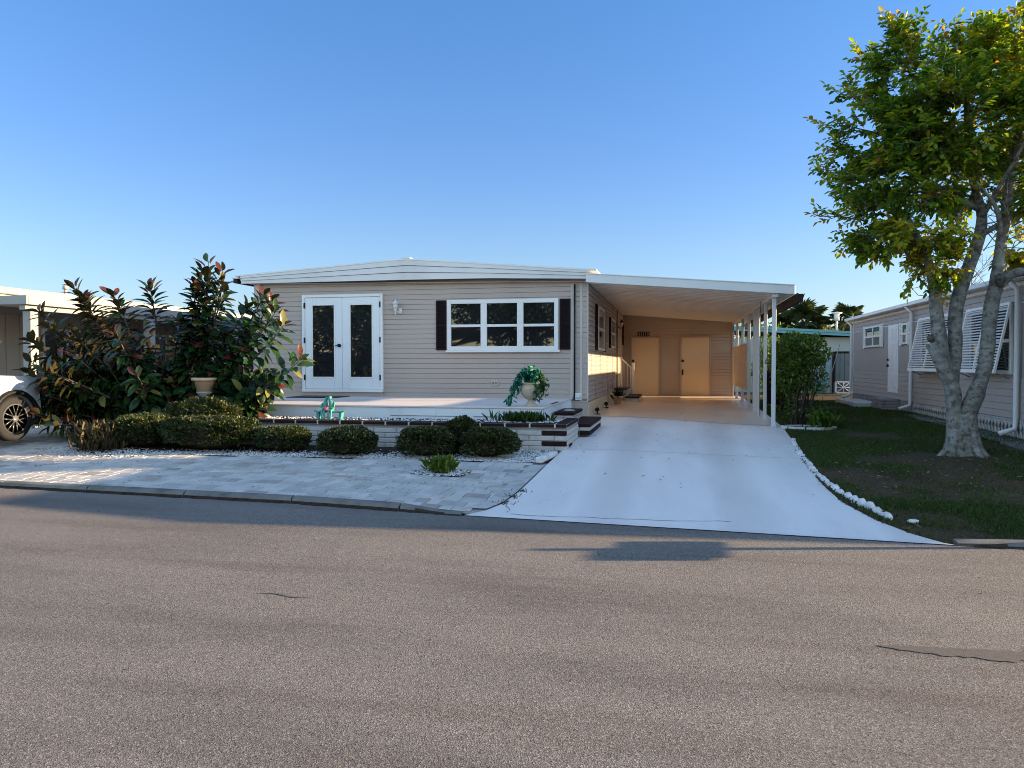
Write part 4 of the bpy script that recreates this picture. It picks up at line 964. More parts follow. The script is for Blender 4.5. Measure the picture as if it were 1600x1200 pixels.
# rubber tree: wide shrub of long branches with big glossy leaves
rt = thing('rubber_tree', (-9.5, 13.0, g(-9.5, 13.0)), 'wide rubber tree with big glossy dark leaves and reddish tips left of the home', 'tree')
br = MB(); LP, LD, LN, LL, LT = [], [], [], [], []
base = Vector((-9.5, 13.1, g(-9.5, 13)))
tips = [(-8.62, 13.0, 3.55), (-8.45, 13.2, 3.15), (-8.8, 12.8, 2.95), (-9.86, 13.0, 3.10), (-11.5, 12.9, 3.12), (-11.15, 12.8, 2.85), (-10.6, 12.9, 2.95), (-10.3, 12.7, 2.7), (-7.35, 13.1, 2.80), (-7.75, 12.9, 2.7), (-7.0, 12.9, 2.35), (-6.62, 12.8, 1.72), (-7.1, 12.7, 1.25), (-7.6, 12.7, 1.1),
        (-12.25, 12.8, 2.65), (-12.35, 12.7, 2.1), (-12.3, 12.6, 1.5), (-12.15, 12.4, 1.0), (-11.6, 12.4, 2.3), (-11.2, 12.2, 1.7), (-12.0, 12.6, .85), (-9.2, 12.5, 2.4), (-8.2, 12.4, 2.1), (-9.9, 12.1, 2.2), (-8.6, 12.2, 1.6), (-10.6, 11.9, 1.8)]
tips += [(-8.75, 13.0, 3.38), (-8.38, 13.1, 3.36), (-8.95, 13.1, 3.12), (-8.3, 13.0, 2.95), (-8.62, 13.0, 3.2), (-8.7, 13.0, 2.7), (-7.2, 13.0, 2.62), (-7.5, 13.05, 2.9), (-11.3, 12.9, 2.95)]
tips += [(random.uniform(-12.1, -7.3), random.uniform(12.1, 14.2), random.uniform(.7, 2.15)) for _ in range(100)] + [(random.uniform(-12.2, -7.4), random.uniform(12.0, 12.9), random.uniform(.55, 1.6)) for _ in range(60)] + [(random.uniform(-11.15, -10.6), random.uniform(11.5, 12.2), random.uniform(.5, 1.6)) for _ in range(22)]
for i, tp in enumerate(tips):
    if -9.4 < tp[0] < -7.3: tp = (tp[0], max(tp[1], 12.98), tp[2])
    tp = Vector(tp); span = tp - base
    mid = base + Vector((span.x * .42, span.y * .4, span.z * .30 + .15)) + Vector([random.gauss(0, .12) for _ in range(3)])
    mid.z = max(mid.z, .4)
    mid2 = base + Vector((span.x * .82, span.y * .8, span.z * .74)) + Vector([random.gauss(0, .06) for _ in range(3)])
    if i in (3, 0): mid2 = Vector((tp.x + .12, tp.y, tp.z - 1.0))
    path = []
    K = 14
    for k in range(K + 1):
        u = k / K; p = ((1 - u) ** 3) * base + 3 * (1 - u) ** 2 * u * mid + 3 * (1 - u) * u * u * mid2 + u ** 3 * tp; path.append(p)
    br.tube(path, [.030 * (1 - u / K) ** .8 + .006 for u in range(K + 1)], 6)
    first = i < 35; nl = 46 if first else 27; u0 = .40 if first else .36
    if i in (3, 0): nl = 40; u0 = .70 if i == 3 else .4
    for k in range(nl):
        u = u0 + (1 - u0) * (k + random.random()) / nl; j = min(int(u * K), K - 1); p = path[j].lerp(path[j + 1], u * K - j); t = (path[j + 1] - path[j]).normalized()
        a = k * 2.4 + random.uniform(-.3, .3); s = t.cross(Vector((0, .3, 1))).normalized(); w_ = t.cross(s).normalized()
        out = s * math.cos(a) + w_ * math.sin(a); e = u ** 6
        low_ = 1 - min(1, max(0, (p.z - .6) / 2.6)); d = out * (1.0 - .45 * e) + t * (.12 + .8 * e) + Vector((0, 0, .10 - (.55 + .7 * low_) * (1 - e) * random.random())); p = p + out * random.uniform(.02, .06)
        if abs(p.x + .6706 * p.y) < .34 and p.y < 12.98 and .85 < p.z < 1.75: continue
        LP.append(p); LD.append(d); LN.append(t * .9 - out * .05 + Vector((0, -.25, .45)) + Vector([random.gauss(0, .25) for _ in range(3)])); LL.append(random.uniform(.24, .36) * (.8 if e > .6 else 1))
        r = random.random(); LT.append(.93 + .07 * random.random() if (e > .72 and r < .6) or r < .05 else (.8 + .1 * r if r > .95 else random.random() * .74))
br.build('branches', 'barkdark', rt)
LP, LD, LN = (np.array([tuple(p) for p in q]) for q in (LP, LD, LN)); LL = np.array(LL)
leaf_mesh('foliage', LP, LD, LN, LL, LL * .46, 'leaf_rubber', rt, np.array(LT), big=True, droop=.18)

# street side tree
tr = thing('shade_tree', (4.3, 12.7, g(4.3, 12.7)), 'multi trunked tree with pale grey bark and full yellow green crown on the lawn', 'tree')
TY = 12.7
def limb(mb, pts, r, n=12, jit=.02, sub=5):
    out, rr = [], []; pts = [Vector(p) for p in pts]
    for i in range(len(pts) - 1):
        p0 = pts[max(i - 1, 0)]; p1, p2 = pts[i], pts[i + 1]; p3 = pts[min(i + 2, len(pts) - 1)]
        for k in range(sub):
            u = k / sub; q = .5 * ((2 * p1) + (p2 - p0) * u + (2 * p0 - 5 * p1 + 4 * p2 - p3) * u * u + (3 * p1 - p0 - 3 * p2 + p3) * u ** 3)
            out.append(q + Vector([random.gauss(0, jit * r[i]) for _ in range(3)])); rr.append((r[i] * (1 - u) + r[i + 1] * u) * random.uniform(.96, 1.05))
    out.append(pts[-1]); rr.append(r[-1]); mb.tube(out, [q * (.90 if p.z < 1.2 else .80) for q, p in zip(rr, out)], n); return out
tk = MB(); gz = g(4.3, 12.7)
limb(tk, [(4.16, TY, gz - .12), (4.13, TY, gz + .18), (4.10, TY, .95), (4.06, TY - .03, 1.25), (3.90, TY - .08, 1.62), (3.76, TY - .05, 1.92)], [.20, .135, .115, .13, .125, .10], 16)   # left stem up to the cut stub
limb(tk, [(3.98, TY, 1.45), (3.90, TY, 1.9), (3.84, TY, 2.4), (3.80, TY, 2.85), (3.62, TY - .1, 3.3), (3.35, TY - .1, 3.9)], [.14, .13, .115, .10, .07, .04], 14)
limb(tk, [(4.08, TY + .06, 1.3), (4.13, TY + .08, 1.8), (4.13, TY + .08, 2.3), (4.20, TY + .08, 2.75), (4.36, TY + .06, 3.25), (4.46, TY + .05, 3.8), (4.3, TY + .1, 4.6), (4.2, TY, 5.5)], [.13, .125, .12, .12, .115, .09, .06, .03], 14)
limb(tk, [(4.32, TY, gz - .12), (4.30, TY, gz + .2), (4.30, TY, .85), (4.40, TY, 1.15), (4.52, TY, 1.6), (4.56, TY, 2.1), (4.60, TY, 2.55), (4.66, TY, 2.85), (4.70, TY, 3.3), (4.78, TY, 4.0), (4.90, TY, 4.9), (5.0, TY, 5.8)], [.20, .145, .135, .135, .125, .125, .125, .12, .095, .09, .07, .03], 16)
limb(tk, [(4.68, TY - .02, 2.78), (4.82, TY - .06, 2.92), (4.98, TY - .08, 2.96)], [.10, .085, .08], 12)
limb(tk, [(4.25, TY, .55), (4.23, TY - .02, .85)], [.16, .12], 12)
for k in range(8):   # root flare
    a = k * 2 * PI / 8 + .2 + random.uniform(-.3, .3); rl_ = random.uniform(.7, 1.2); c_ = 4.17 if math.cos(a) < 0 else 4.31
    limb(tk, [(c_ + .07 * math.cos(a), TY + .07 * math.sin(a), gz + .50), (c_ + .11 * math.cos(a), TY + .11 * math.sin(a), gz + .22), (c_ + .17 * rl_ * math.cos(a), TY + .17 * rl_ * math.sin(a), gz + .05), (c_ + .30 * rl_ * math.cos(a), TY + .30 * rl_ * math.sin(a), gz - .07)], [.045, .066, .062, .035], 10)
limbs = [((4.4, TY, 3.5), (5.4, TY - .3, 4.4)), ((4.75, TY, 3.9), (5.9, TY, 4.9)), ((4.85, TY, 4.6), (5.6, TY + .4, 6.0)), ((4.3, TY, 4.5), (3.3, TY, 5.9)), ((4.4, TY, 3.9), (2.9, TY - .2, 5.0)),
         ((3.6, TY, 3.3), (2.7, TY, 3.6)), ((3.5, TY, 3.6), (2.6, TY - .1, 4.5)), ((4.45, TY, 3.8), (4.9, TY - .6, 5.0)), ((3.8, TY, 2.9), (3.3, TY - .3, 3.3)), ((4.7, TY, 3.4), (4.2, TY - .5, 4.2)), ((4.3, TY, 4.9), (3.9, TY - .5, 6.2)), ((4.9, TY, 5.0), (5.2, TY, 6.6))]
for a, b in limbs:
    m1 = tuple(a[i] + (b[i] - a[i]) * .5 + random.gauss(0, .09) for i in range(3)); limb(tk, [a, m1, b], [.055, .04, .015], 8)
tk.build('trunk', 'bark', tr)
for kn in (((3.735, TY - .13, 1.985), (.055, .04, .06)), ((4.66, TY - .12, 2.83), (.07, .05, .10)), ((4.99, TY - .08, 2.97), (.03, .08, .08))): MB().ball(kn[0], kn[1], 10, 6, .15).build('knot', 'barkdark', tr)
blobs = [((3.28, TY, 5.95), (.60, .7, .55)), ((3.05, TY, 6.35), (.28, .35, .42)), ((4.15, TY + .2, 6.1), (.75, .9, .6)), ((4.9, TY, 6.2), (.7, .9, .6)), ((5.6, TY, 5.7), (.9, 1, .9)), ((2.90, TY, 5.1), (.62, .7, .45)), ((3.75, TY - .5, 5.2), (.75, .7, .7)),
         ((4.7, TY + .6, 5.3), (.8, .8, .7)), ((4.9, TY - .5, 5.35), (.6, .5, .55)), ((5.8, TY, 4.6), (.9, 1, .7)), ((2.85, TY, 4.45), (.55, .6, .35)), ((3.45, TY - .2, 4.35), (.6, .6, .5)), ((2.85, TY, 3.75), (.52, .55, .33)), ((3.45, TY - .3, 3.62), (.55, .5, .42)),
         ((3.75, TY - .1, 3.1), (.28, .35, .30)), ((4.3, TY + .5, 4.5), (.5, .5, .5)), ((5.3, TY - .3, 4.1), (.45, .5, .35)), ((5.25, TY + .3, 3.35), (.45, .5, .28)), ((3.0, TY + .1, 3.45), (.35, .35, .18)), ((3.4, TY - .2, 4.9), (.5, .5, .4)), ((4.1, TY - .3, 4.9), (.5, .5, .5))]
TPp, TD, TL_ = [], [], []; tw = MB()
def spray(p, d, nl=9, L=.11, tone=None):
    d = d.normalized(); e = p + d * .24; tw.tube([p, p + d * .13 + Vector((0, 0, .005)), e], [.005, .004, .0025], 4, False)
    s = d.cross(Vector((0, 0, 1))); s = s.normalized() if s.length > .1 else Vector((1, 0, 0)); u_ = s.cross(d); roll = random.uniform(-.6, .6); s = s * math.cos(roll) + u_ * math.sin(roll)
    tone = random.random() if tone is None else tone
    for k in range(nl):
        f_ = .15 + .85 * k / (nl - 1); q = p + d * .24 * f_; sg = 1 if k % 2 else -1
        dd = d * (.55 if k < nl - 1 else 1) + s * sg * (.9 if k < nl - 1 else 0) + Vector([random.gauss(0, .22) for _ in range(3)]) + Vector((0, 0, -.12))
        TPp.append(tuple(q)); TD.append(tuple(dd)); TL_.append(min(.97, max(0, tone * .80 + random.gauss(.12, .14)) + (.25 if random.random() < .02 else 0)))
for (c_, r_) in blobs:
    c_ = (4.35 + (c_[0] - 4.35) * .90, c_[1], 4.3 + (c_[2] - 4.3) * .91); r_ = tuple(q * .90 for q in r_)
    vol = r_[0] * r_[1] * r_[2]; nn = int(450 * vol ** .72 + 50); c_ = Vector(c_)
    sub = [Vector([random.gauss(0, 1) for _ in range(3)]).normalized() for _ in range(max(5, int(nn / 16)))]
    tone_b = random.uniform(.30, .55) + (.14 if c_.x > 3.9 and c_.z > 5.2 else 0) + (.22 if c_.z < 3.8 and c_.x > 3.2 else 0)  # upper right and low blobs toned lighter: sunlight put into the leaf tint
    for k in range(nn):
        sd = random.choice(sub); v = (sd + Vector([random.gauss(0, .30) for _ in range(3)])); v = v.normalized() * random.uniform(.55, 1.12)
        p = c_ + Vector((v.x * r_[0], v.y * r_[1], v.z * r_[2])); d = Vector((v.x, v.y, v.z)).normalized() + Vector((0, 0, .25)) + Vector([random.gauss(0, .35) for _ in range(3)])
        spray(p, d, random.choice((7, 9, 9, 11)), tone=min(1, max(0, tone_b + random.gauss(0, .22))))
# long sprays that reach out of the crown
for (a, b, nn) in [((3.0, 5.5), (2.28, 5.75), 8), ((2.8, 5.2), (2.10, 5.35), 9), ((2.7, 4.9), (2.12, 5.0), 8), ((2.8, 4.2), (2.22, 4.55), 7), ((2.75, 3.8), (2.12, 3.95), 9), ((2.9, 3.5), (2.45, 3.42), 7), ((2.95, 6.1), (2.68, 6.62), 8), ((3.2, 6.3), (3.02, 6.85), 8), ((3.5, 6.4), (3.42, 6.82), 6), ((4.1, 6.4), (4.02, 6.85), 7), ((4.6, 6.5), (4.65, 6.9), 6), ((5.0, 6.5), (5.05, 6.95), 6), ((2.6, 5.6), (2.5, 5.95), 6), ((2.7, 4.5), (2.15, 4.7), 8), ((3.2, 3.3), (2.8, 3.25), 7), ((3.7, 3.1), (3.45, 2.75), 7), ((3.9, 3.0), (3.75, 2.6), 5)]:
    a = (4.35 + (a[0] - 4.35) * .90, 4.3 + (a[1] - 4.3) * .92); b = (4.35 + (b[0] - 4.35) * .94, 4.3 + (b[1] - 4.3) * .93)
    A = Vector((a[0], TY + random.uniform(-.3, .3), a[1])); B = Vector((b[0], A.y + random.uniform(-.2, .2), b[1])); tw.tube([A, A.lerp(B, .5) + Vector((0, 0, .03)), B], [.012, .008, .004], 5)
    for k in range(nn + 3):
        p = A.lerp(B, (k + .5) / (nn + 2)); spray(p, (B - A).normalized() * .8 + Vector([random.gauss(0, .5) for _ in range(3)]) + Vector((0, 0, .2)), 7)
for _ in range(70):   # bare inner twigs
    p = Vector((random.uniform(3.6, 5.0), TY + random.uniform(-.5, .2), random.uniform(3.2, 4.9))); q = p + Vector([random.gauss(0, .28) for _ in range(3)])
    tw.tube([p, p.lerp(q, .5) + Vector((random.gauss(0, .06), 0, random.gauss(0, .06))), q], [.009, .006, .003], 4, False)
tw.build('twigs', 'bark', tr)
TPp, TD, TL_ = np.array(TPp), np.array(TD), np.array(TL_); n_ = len(TPp)
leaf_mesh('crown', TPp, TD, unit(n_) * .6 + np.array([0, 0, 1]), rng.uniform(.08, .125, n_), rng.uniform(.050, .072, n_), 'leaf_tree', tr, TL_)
print('tree leaves', n_)
# drooping bare twig with red remains
MB().tube([(3.75, TY - .2, 2.95), (3.55, TY - .25, 2.75), (3.42, TY - .3, 2.72), (3.5, TY - .3, 2.62), (3.66, TY - .3, 2.60)], .005, 5).build('hanging_twig', 'stem', tr)

def upright_shrub(name, label, cx, cy, rx, ry, z0, h, n_, leaf, mat, stems=26, low=.28, group=None, cat='shrub'):
    t = thing(name, (cx, cy, z0), label, cat, group); st = MB()
    ends = []
    for _ in range(stems):
        a = random.uniform(0, 2 * PI); r = math.sqrt(random.random()) * .9; e = Vector((cx + rx * r * math.cos(a), cy + ry * r * math.sin(a), z0 + h * random.uniform(.5, .95)))
        b = Vector((cx + random.gauss(0, .10), cy + random.gauss(0, .08), z0 - .02)); m_ = b.lerp(e, .5) + Vector((random.gauss(0, .08), random.gauss(0, .08), .05)); st.tube([b, m_, e], [.017, .012, .005], 5); ends.append((m_, e))
    st.build('stem', 'barkdark', t)
    u = unit(n_); rad = (rng.random(n_) ** .42)[:, None]
    lump = np.array([1 + .28 * noise.noise(Vector((q[0] * 2.1 + cx * 5, q[1] * 2.1, q[2] * 2.3))) for q in u])[:, None]
    Pp = u * rad * lump * np.array([rx, ry, h * (1 - low) * .52]) + np.array([cx, cy, z0 + h * (low + (1 - low) * .5)])
    k = rng.random(n_) < .12; Pp[k, 2] -= rng.random(k.sum()) * h * low * 1.4; Pp[:, 2] = np.maximum(Pp[:, 2], z0 + .05)
    keep = np.array([noise.noise(Vector((p[0] * 4.2, p[1] * 4.2, p[2] * 4.2))) > -.08 for p in Pp]); Pp = Pp[keep]; u = u[keep]; m = len(Pp)
    leaf_mesh('foliage', Pp, u * .6 + unit(m) * .8, unit(m) + np.array([0, 0, .8]), rng.uniform(leaf * .7, leaf * 1.25, m), rng.uniform(leaf * .38, leaf * .55, m), mat, t, np.clip(rng.beta(2, 2.6, m) + .25 * (u[:, 0] > .3) * rng.random(m), 0, 1)); return t  # leaves on the sun side get a lighter tint, painted highlights
upright_shrub('leafy_shrub', 'tall leafy green shrub with many bare lower stems beside the carport posts', 2.66, 17.7, .60, .60, g(2.66, 17.7), 2.08, 7800, .085, 'leaf_shrub', low=.36, stems=34)
upright_shrub('leafy_shrub', 'tall green shrub behind the one at the carport, nearer the storage room', 2.95, 21.8, .45, .7, g(2.9, 21.8), 2.05, 6000, .085, 'leaf_shrub', low=.1)
upright_shrub('leafy_shrub', 'tall shrub standing beyond the cream carport screen', 3.1, 27.2, .6, .9, g(3, 27), 2.2, 4500, .09, 'leaf_shrub', low=.05)
tuft('broad_leaf_plant', 'bright broad leaved plant growing in the white ring under the tall shrub', 3.02, 16.95, g(3, 17) + .02, 200, .09, .24, .09, 'leaf_shrub', .2, .7, big=True)
rg = MB(); rgz = g(2.75, 17.1)
for k in range(9):
    a0 = PI + k * 2 * PI / 9 * 1.0; a1 = a0 + 2 * PI / 9 - .07; q = []
    for a in frange(a0, a1, .15): q.append((a))
    for a, b in zip(q, q[1:]):
        vs = [(2.75 + r * 1.25 * math.cos(t_), 17.15 + r * .8 * math.sin(t_), rgz + z) for t_ in (a, b) for r, z in ((.40, -.02), (.40, .055), (.45, .055), (.45, -.02))]
        rg.add(vs, [(0, 1, 5, 4), (1, 2, 6, 5), (2, 3, 7, 6), (0, 3, 2, 1), (4, 5, 6, 7)])
tag(rg.build('tree_ring', 'whitestone'), 'low white scalloped ring of edging round the foot of the tall shrub', 'tree ring')

# fan palms beyond the far house
def fan_palm(label, cx, cy, zc, R, n_f, hang):
    t = thing('fan_palm', (cx, cy, .4), label, 'palm tree', 'fan palms beyond the houses')
    MB().tube([(cx, cy, .3), (cx + .05, cy, zc * .5), (cx, cy, zc)], [.2, .17, .2], 10).ball((cx, cy, zc - .1), (.28, .28, .45), 10, 7, .15).build('trunk', 'barkdark', t)
    Pp, D, Nn, Lr, Tn = [], [], [], [], []; pt_ = MB()
    for k in range(n_f):
        el = random.uniform(-.55 if hang else -.25, 1.45); az = random.uniform(0, 2 * PI); d = Vector((math.cos(el) * math.cos(az), math.cos(el) * math.sin(az), math.sin(el)))
        hub = Vector((cx, cy, zc)) + d * R * random.uniform(.42, .60); pt_.tube([(cx, cy, zc), hub], [.02, .012], 4, False)
        s = d.cross(Vector((0, 0, 1))); s = s.normalized() if s.length > .05 else Vector((1, 0, 0)); up_ = s.cross(d)
        for m in range(26):
            a = (m / 25 - .5) * 3.9; dd = d * math.cos(a) + s * math.sin(a) + up_ * -.12 + Vector((0, 0, -.12))
            Pp.append(tuple(hub)); D.append(tuple(dd)); Nn.append(tuple(up_ + s * .2)); Lr.append(R * random.uniform(.42, .55)); Tn.append(min(1, max(0, random.gauss(.4, .16) + (.4 if el < -.2 else 0))))
    pt_.build('stalk', 'stem', t)
    leaf_mesh('crown', np.array(Pp), np.array(D), np.array(Nn), np.array(Lr), R * .040, 'leaf_palm', t, np.array(Tn), droop=.22); return t
fan_palm('broad dense fan palm rising behind the teal roof, nearer the carport', 7.25, 48, 3.75, 1.75, 40, False)
fan_palm('slimmer fan palm with visible trunk next to the white vent pipe', 9.75, 48, 4.1, 1.25, 24, True)
def bg_tree(label, cx, cy, z0, h, r, n_, leaf, mat='leaf_shrub', tl=(0, .7)):
    t = thing('background_tree', (cx, cy, z0), label, 'tree', 'trees beyond the houses')
    st = MB().tube([(cx, cy, z0), (cx + .1, cy, z0 + h * .6)], [.14, .08], 7)
    for _ in range(9):
        a = random.uniform(0, 2 * PI); st.tube([(cx, cy, z0 + h * .35), (cx + r * .6 * math.cos(a), cy + r * .6 * math.sin(a), z0 + h * random.uniform(.6, .85))], [.06, .02], 5)
    st.build('trunk', 'barkdark', t)
    u = unit(n_); rad = (rng.random(n_) ** .45)[:, None]; lump = np.array([1 + .35 * noise.noise(Vector((q[0] * 2 + cx, q[1] * 2 + cy, q[2] * 2))) for q in u])[:, None]
    Pp = u * rad * lump * np.array([r, r, h * .38]) + np.array([cx, cy, z0 + h * .62])
    leaf_mesh('crown', Pp, u + unit(n_), unit(n_) + np.array([0, 0, .6]), rng.uniform(leaf * .7, leaf * 1.3, n_), leaf * .5, mat, t, rng.uniform(tl[0], tl[1], n_)); return t
bg_tree('dark round tree between the two fan palms', 8.6, 51, .4, 3.6, .9, 1800, .16, 'leaf_palm')
bg_tree('low dark tree just right of the slimmer fan palm', 10.6, 52, .4, 3.9, 1.2, 2000, .16, 'leaf_palm')
bg_tree('low orange tinted tree at the foot of the broad palm', 8.3, 46, .4, 3.3, 1.0, 1600, .15, 'leaf_palm', (.6, 1))
bg_tree('green tree seen through the carport posts', 4.6, 42, .4, 3.4, 1.7, 2500, .16)
bg_tree('distant tree behind the gap left of the tan home', -19, 60, .4, 3.4, 2.2, 1500, .2)
bg_tree('distant tree above the cream house roof', -27, 62, .4, 3.6, 2.4, 1500, .2)
bt = thing('bare_tree', (10.9, 33, .4), 'leafless twiggy treetop above the neighbouring roof', 'tree'); tw = MB()
def twig(p, d, l, r, k):
    q = p + d * l; tw.tube([p, q], [r, r * .6], 4, False)
    if k:
        for _ in range(3): twig(q, (d + Vector([random.gauss(0, .45) for _ in range(3)])).normalized(), l * .66, r * .55, k - 1)
twig(Vector((10.9, 33, .4)), Vector((0, 0, 1)), 2.3, .08, 5); tw.build('branches', 'barkdark', bt)

# ------------------------------------------------------------------ neighbouring house, right
nb = thing('neighbour_house', (9.4, 18.6, .3), 'long grey tan house on the right with white door and louvred awning shutters', 'house')
NX, NY0, NY1 = 5.7, 10.52, 27.0
MB().box((NX + .012, NY0 + .012, .0), (15.2, NY1, 3.0)).build('wall_core', 'smooth_nb', nb)
siding('lower_wall', (NX, NY0), (NX, NY1), .66, 1.36, 'siding_nb', nb, lap=.125, out=(-1, 0))
MB().bbox((NX - .004, NY0, 1.36), (NX + .003, NY1, 2.62), .001).build('middle_wall', 'smooth_nb', nb)
siding('upper_wall', (NX, NY0), (NX, NY1), 2.66, 2.98, 'siding_nb', nb, lap=.115, out=(-1, 0))
siding('front_wall', (NX, NY0), (15.2, NY0), .5, 3.0, 'siding_nb', nb, lap=.115)
siding('rear_wall', (15.2, NY1), (NX, NY1), .5, 3.0, 'siding_nb', nb, lap=.2)
tb = MB().bbox((NX - .03, NY0 - .02, .5), (NX + .05, NY0 + .05, 3.0)).bbox((NX - .03, NY1 - .06, .5), (NX + .05, NY1 + .02, 3.0)).bbox((NX - .02, NY0, 2.625), (NX, NY1, 2.655), .004).bbox((NX - .02, NY0, 2.93), (NX, NY1, 3.0), .004); tb.build('trim_board', 'whitem', nb)
nr = MB(); nr.prism([(NX - .20, 3.03), (10.4, 3.50), (15.4, 3.03), (15.4, 3.10), (10.4, 3.58), (NX - .20, 3.10)], NY0 - .12, NY1 + .15); fixn(nr.build('roof', 'roofwhite', nb))
MB().bbox((NX - .26, NY0 - .12, 3.0), (NX - .19, NY1 + .16, 3.09), .012).bbox((NX - .19, NY0 - .1, 3.005), (NX, NY1 + .1, 3.025), .003).build('gutter', 'whitem', nb)
# skirting: pierced decorative block
lb = MB(); y = 10.56; k = 0
while y < 20.25:
    z0 = g(NX, y) - .02; w = .30; h = .64 - z0
    for (a, b) in (((y, z0), (y + w, z0 + .0)),): lb.bbox((NX - .03, y, z0), (NX - .005, y + w, z0 + .025), .003); lb.bbox((NX - .03, y, .63), (NX - .005, y + w, .655), .003)
    for s_ in range(2):
        ya = y + s_ * w / 2
        for (u0, v0, u1, v1) in ((0, 0, .5, .5), (.5, .5, 1, 0), (0, 1, .5, .5), (.5, .5, 1, 1), (.5, 0, .5, 1)):
            p = Vector((NX - .018, ya + u0 * w / 2, z0 + v0 * h)); q = Vector((NX - .018, ya + u1 * w / 2, z0 + v1 * h)); lb.tube([p, q], .016, 4)
    y += w; k += 1
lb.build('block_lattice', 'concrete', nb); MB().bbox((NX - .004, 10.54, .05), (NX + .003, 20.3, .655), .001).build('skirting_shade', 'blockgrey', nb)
sb = MB(); y = 20.35
while y < 26.9: sb.bbox((NX - .03, y, .2), (NX - .004, min(y + .38, 26.95), .655), .006); y += .39
sb.build('skirting_block', 'blockgrey', nb)
def nb_win(y0, y1, z0, z1, cols):
    window_side(nb, y0, y1, z0, z1, NX - .006, -1, cols, 'white', .055)
    for (a, b) in ((y0 - .22, y0 - .02), (y1 + .02, y1 + .22)): shutter_panel(nb, a, b, z0 - .02, z1 + .02, NX, 'X', -1, 'white')
nb_win(23.45, 25.3, 2.10, 2.72, 2); nb_win(20.85, 21.35, 2.10, 2.64, 1)
dd = MB().bbox((NX - .03, 21.75, .84), (NX - .004, 22.70, 2.66), .006)
door = dd.build('door', 'doorwhite', nb); pn = MB()
for (a, b) in ((21.86, 22.19), (22.26, 22.59)):
    for (z0, z1) in ((.95, 1.35), (1.45, 2.15), (2.25, 2.55)): pn.bbox((NX - .038, a, z0), (NX - .031, b, z1), .006)
pn.build('panel', 'white', door); MB().lathe((NX - .06, 22.60, 1.72), [(.03, -.02), (.03, .02), (.01, .03)], 8, 'X').build('lock', 'black', door)
MB().lathe((NX - .06, 22.60, 1.56), [(.035, -.02), (.035, .02), (.01, .03)], 8, 'X').build('handle', 'black', door)
for y in (20.42, 14.45, 26.98):
    z0 = g(NX - .1, y) + .10; MB().tube([(NX - .22, y, 3.02), (NX - .08, y, 2.86), (NX - .08, y, z0 + .22), (NX - .09, y, z0 + .08), (NX - .34, y - .03, z0 + .0)], .042, 10).build('downspout', 'whitem', nb)
def bahama(y0, y1, label):
    zt, zb, out = 2.68, 1.45, .24
    w_ = MB().bbox((NX - .05, y0 + .06, 1.42), (NX - .004, y0 + .13, 2.62)).bbox((NX - .05, y1 - .13, 1.42), (NX - .004, y1 - .06, 2.62)).bbox((NX - .05, y0 + .13, 1.42), (NX - .004, y1 - .13, 1.49)).bbox((NX - .05, y0 + .13, 2.55), (NX - .004, y1 - .13, 2.62)).bbox((NX - .045, y0 + .13, 1.98), (NX - .004, y1 - .13, 2.04)).build('window', 'white', nb)
    MB().add([(NX - .02, y0 + .13, 1.49), (NX - .02, y0 + .13, 2.55), (NX - .022, y1 - .13, 2.55), (NX - .022, y1 - .13, 1.49)], [(0, 1, 2, 3)]).build('pane', 'glass', w_)
    m_ = MB()
    def pt_(u, y): return Vector((NX - .055 - out * u, y, zt + (zb - zt) * u))
    def bar(ya, yb, u0, u1, th=.02):
        a, b, c, d = pt_(u0, ya), pt_(u0, yb), pt_(u1, yb), pt_(u1, ya); o_ = Vector((-th, 0, -th * .2)); m_.add([a, b, c, d, a + o_, b + o_, c + o_, d + o_], [(0, 1, 2, 3), (4, 7, 6, 5), (0, 4, 5, 1), (1, 5, 6, 2), (2, 6, 7, 3), (3, 7, 4, 0)])
    bar(y0, y0 + .05, 0, 1, .035); bar(y1 - .05, y1, 0, 1, .035); bar(y0 + .05, y1 - .05, 0, .04, .03); bar(y0 + .05, y1 - .05, .95, 1, .03); bar((y0 + y1) / 2 - .025, (y0 + y1) / 2 + .025, .04, .95, .03)
    u = .055
    while u < .94:
        for (ya, yb) in ((y0 + .05, (y0 + y1) / 2 - .025), ((y0 + y1) / 2 + .025, y1 - .05)):
            a = pt_(u, ya); b = pt_(u, yb); e_ = Vector((-.034, 0, -.022)); f_ = Vector((-.002, 0, .006))
            m_.add([a, b, b + e_, a + e_, a + f_, b + f_, b + e_ + f_, a + e_ + f_], [(0, 1, 2, 3), (4, 7, 6, 5), (3, 2, 6, 7), (0, 4, 5, 1)])
        u += .043
    o = fixn(m_.build('awning_shutter', 'white', nb, label))
    for yy in (y0 + .1, y1 - .1): MB().tube([(NX - .05, yy, 1.35), (NX - out, yy, zb - .01)], .01, 5).build('prop_arm', 'blockgrey', o)
bahama(17.55, 19.82, 'louvred awning shutter farther along the wall, beside the small window'); bahama(14.72, 16.75, 'louvred awning shutter nearer the street, behind the tree trunks')
# stacked grey block steps at its door
for (x0, x1, y0, y1, z1, nm, lab) in ((5.25, 5.66, 21.5, 22.7, .72, 'block_step', 'stack of grey brick steps right under the white side door of the grey house'), (4.85, 5.5, 22.8, 25.4, .56, 'block_step', 'low grey block landing beyond the stack of brick steps at the grey house')):
    s = thing(nm, ((x0 + x1) / 2, (y0 + y1) / 2, .4), lab, 'step', 'block steps at the grey house'); m_ = MB(); z = g(x0, y0) - .02
    while z < z1 - .02:
        y = y0
        while y < y1 - .02: b = min(y + .4, y1); m_.bbox((x0 + random.uniform(0, .012), y + .004, z), (x1, b - .004, min(z + .072, z1)), .008); y = b
        z += .078
    m_.build('brick_courses', 'brickpale' if z1 < .7 else 'blockgrey', s)
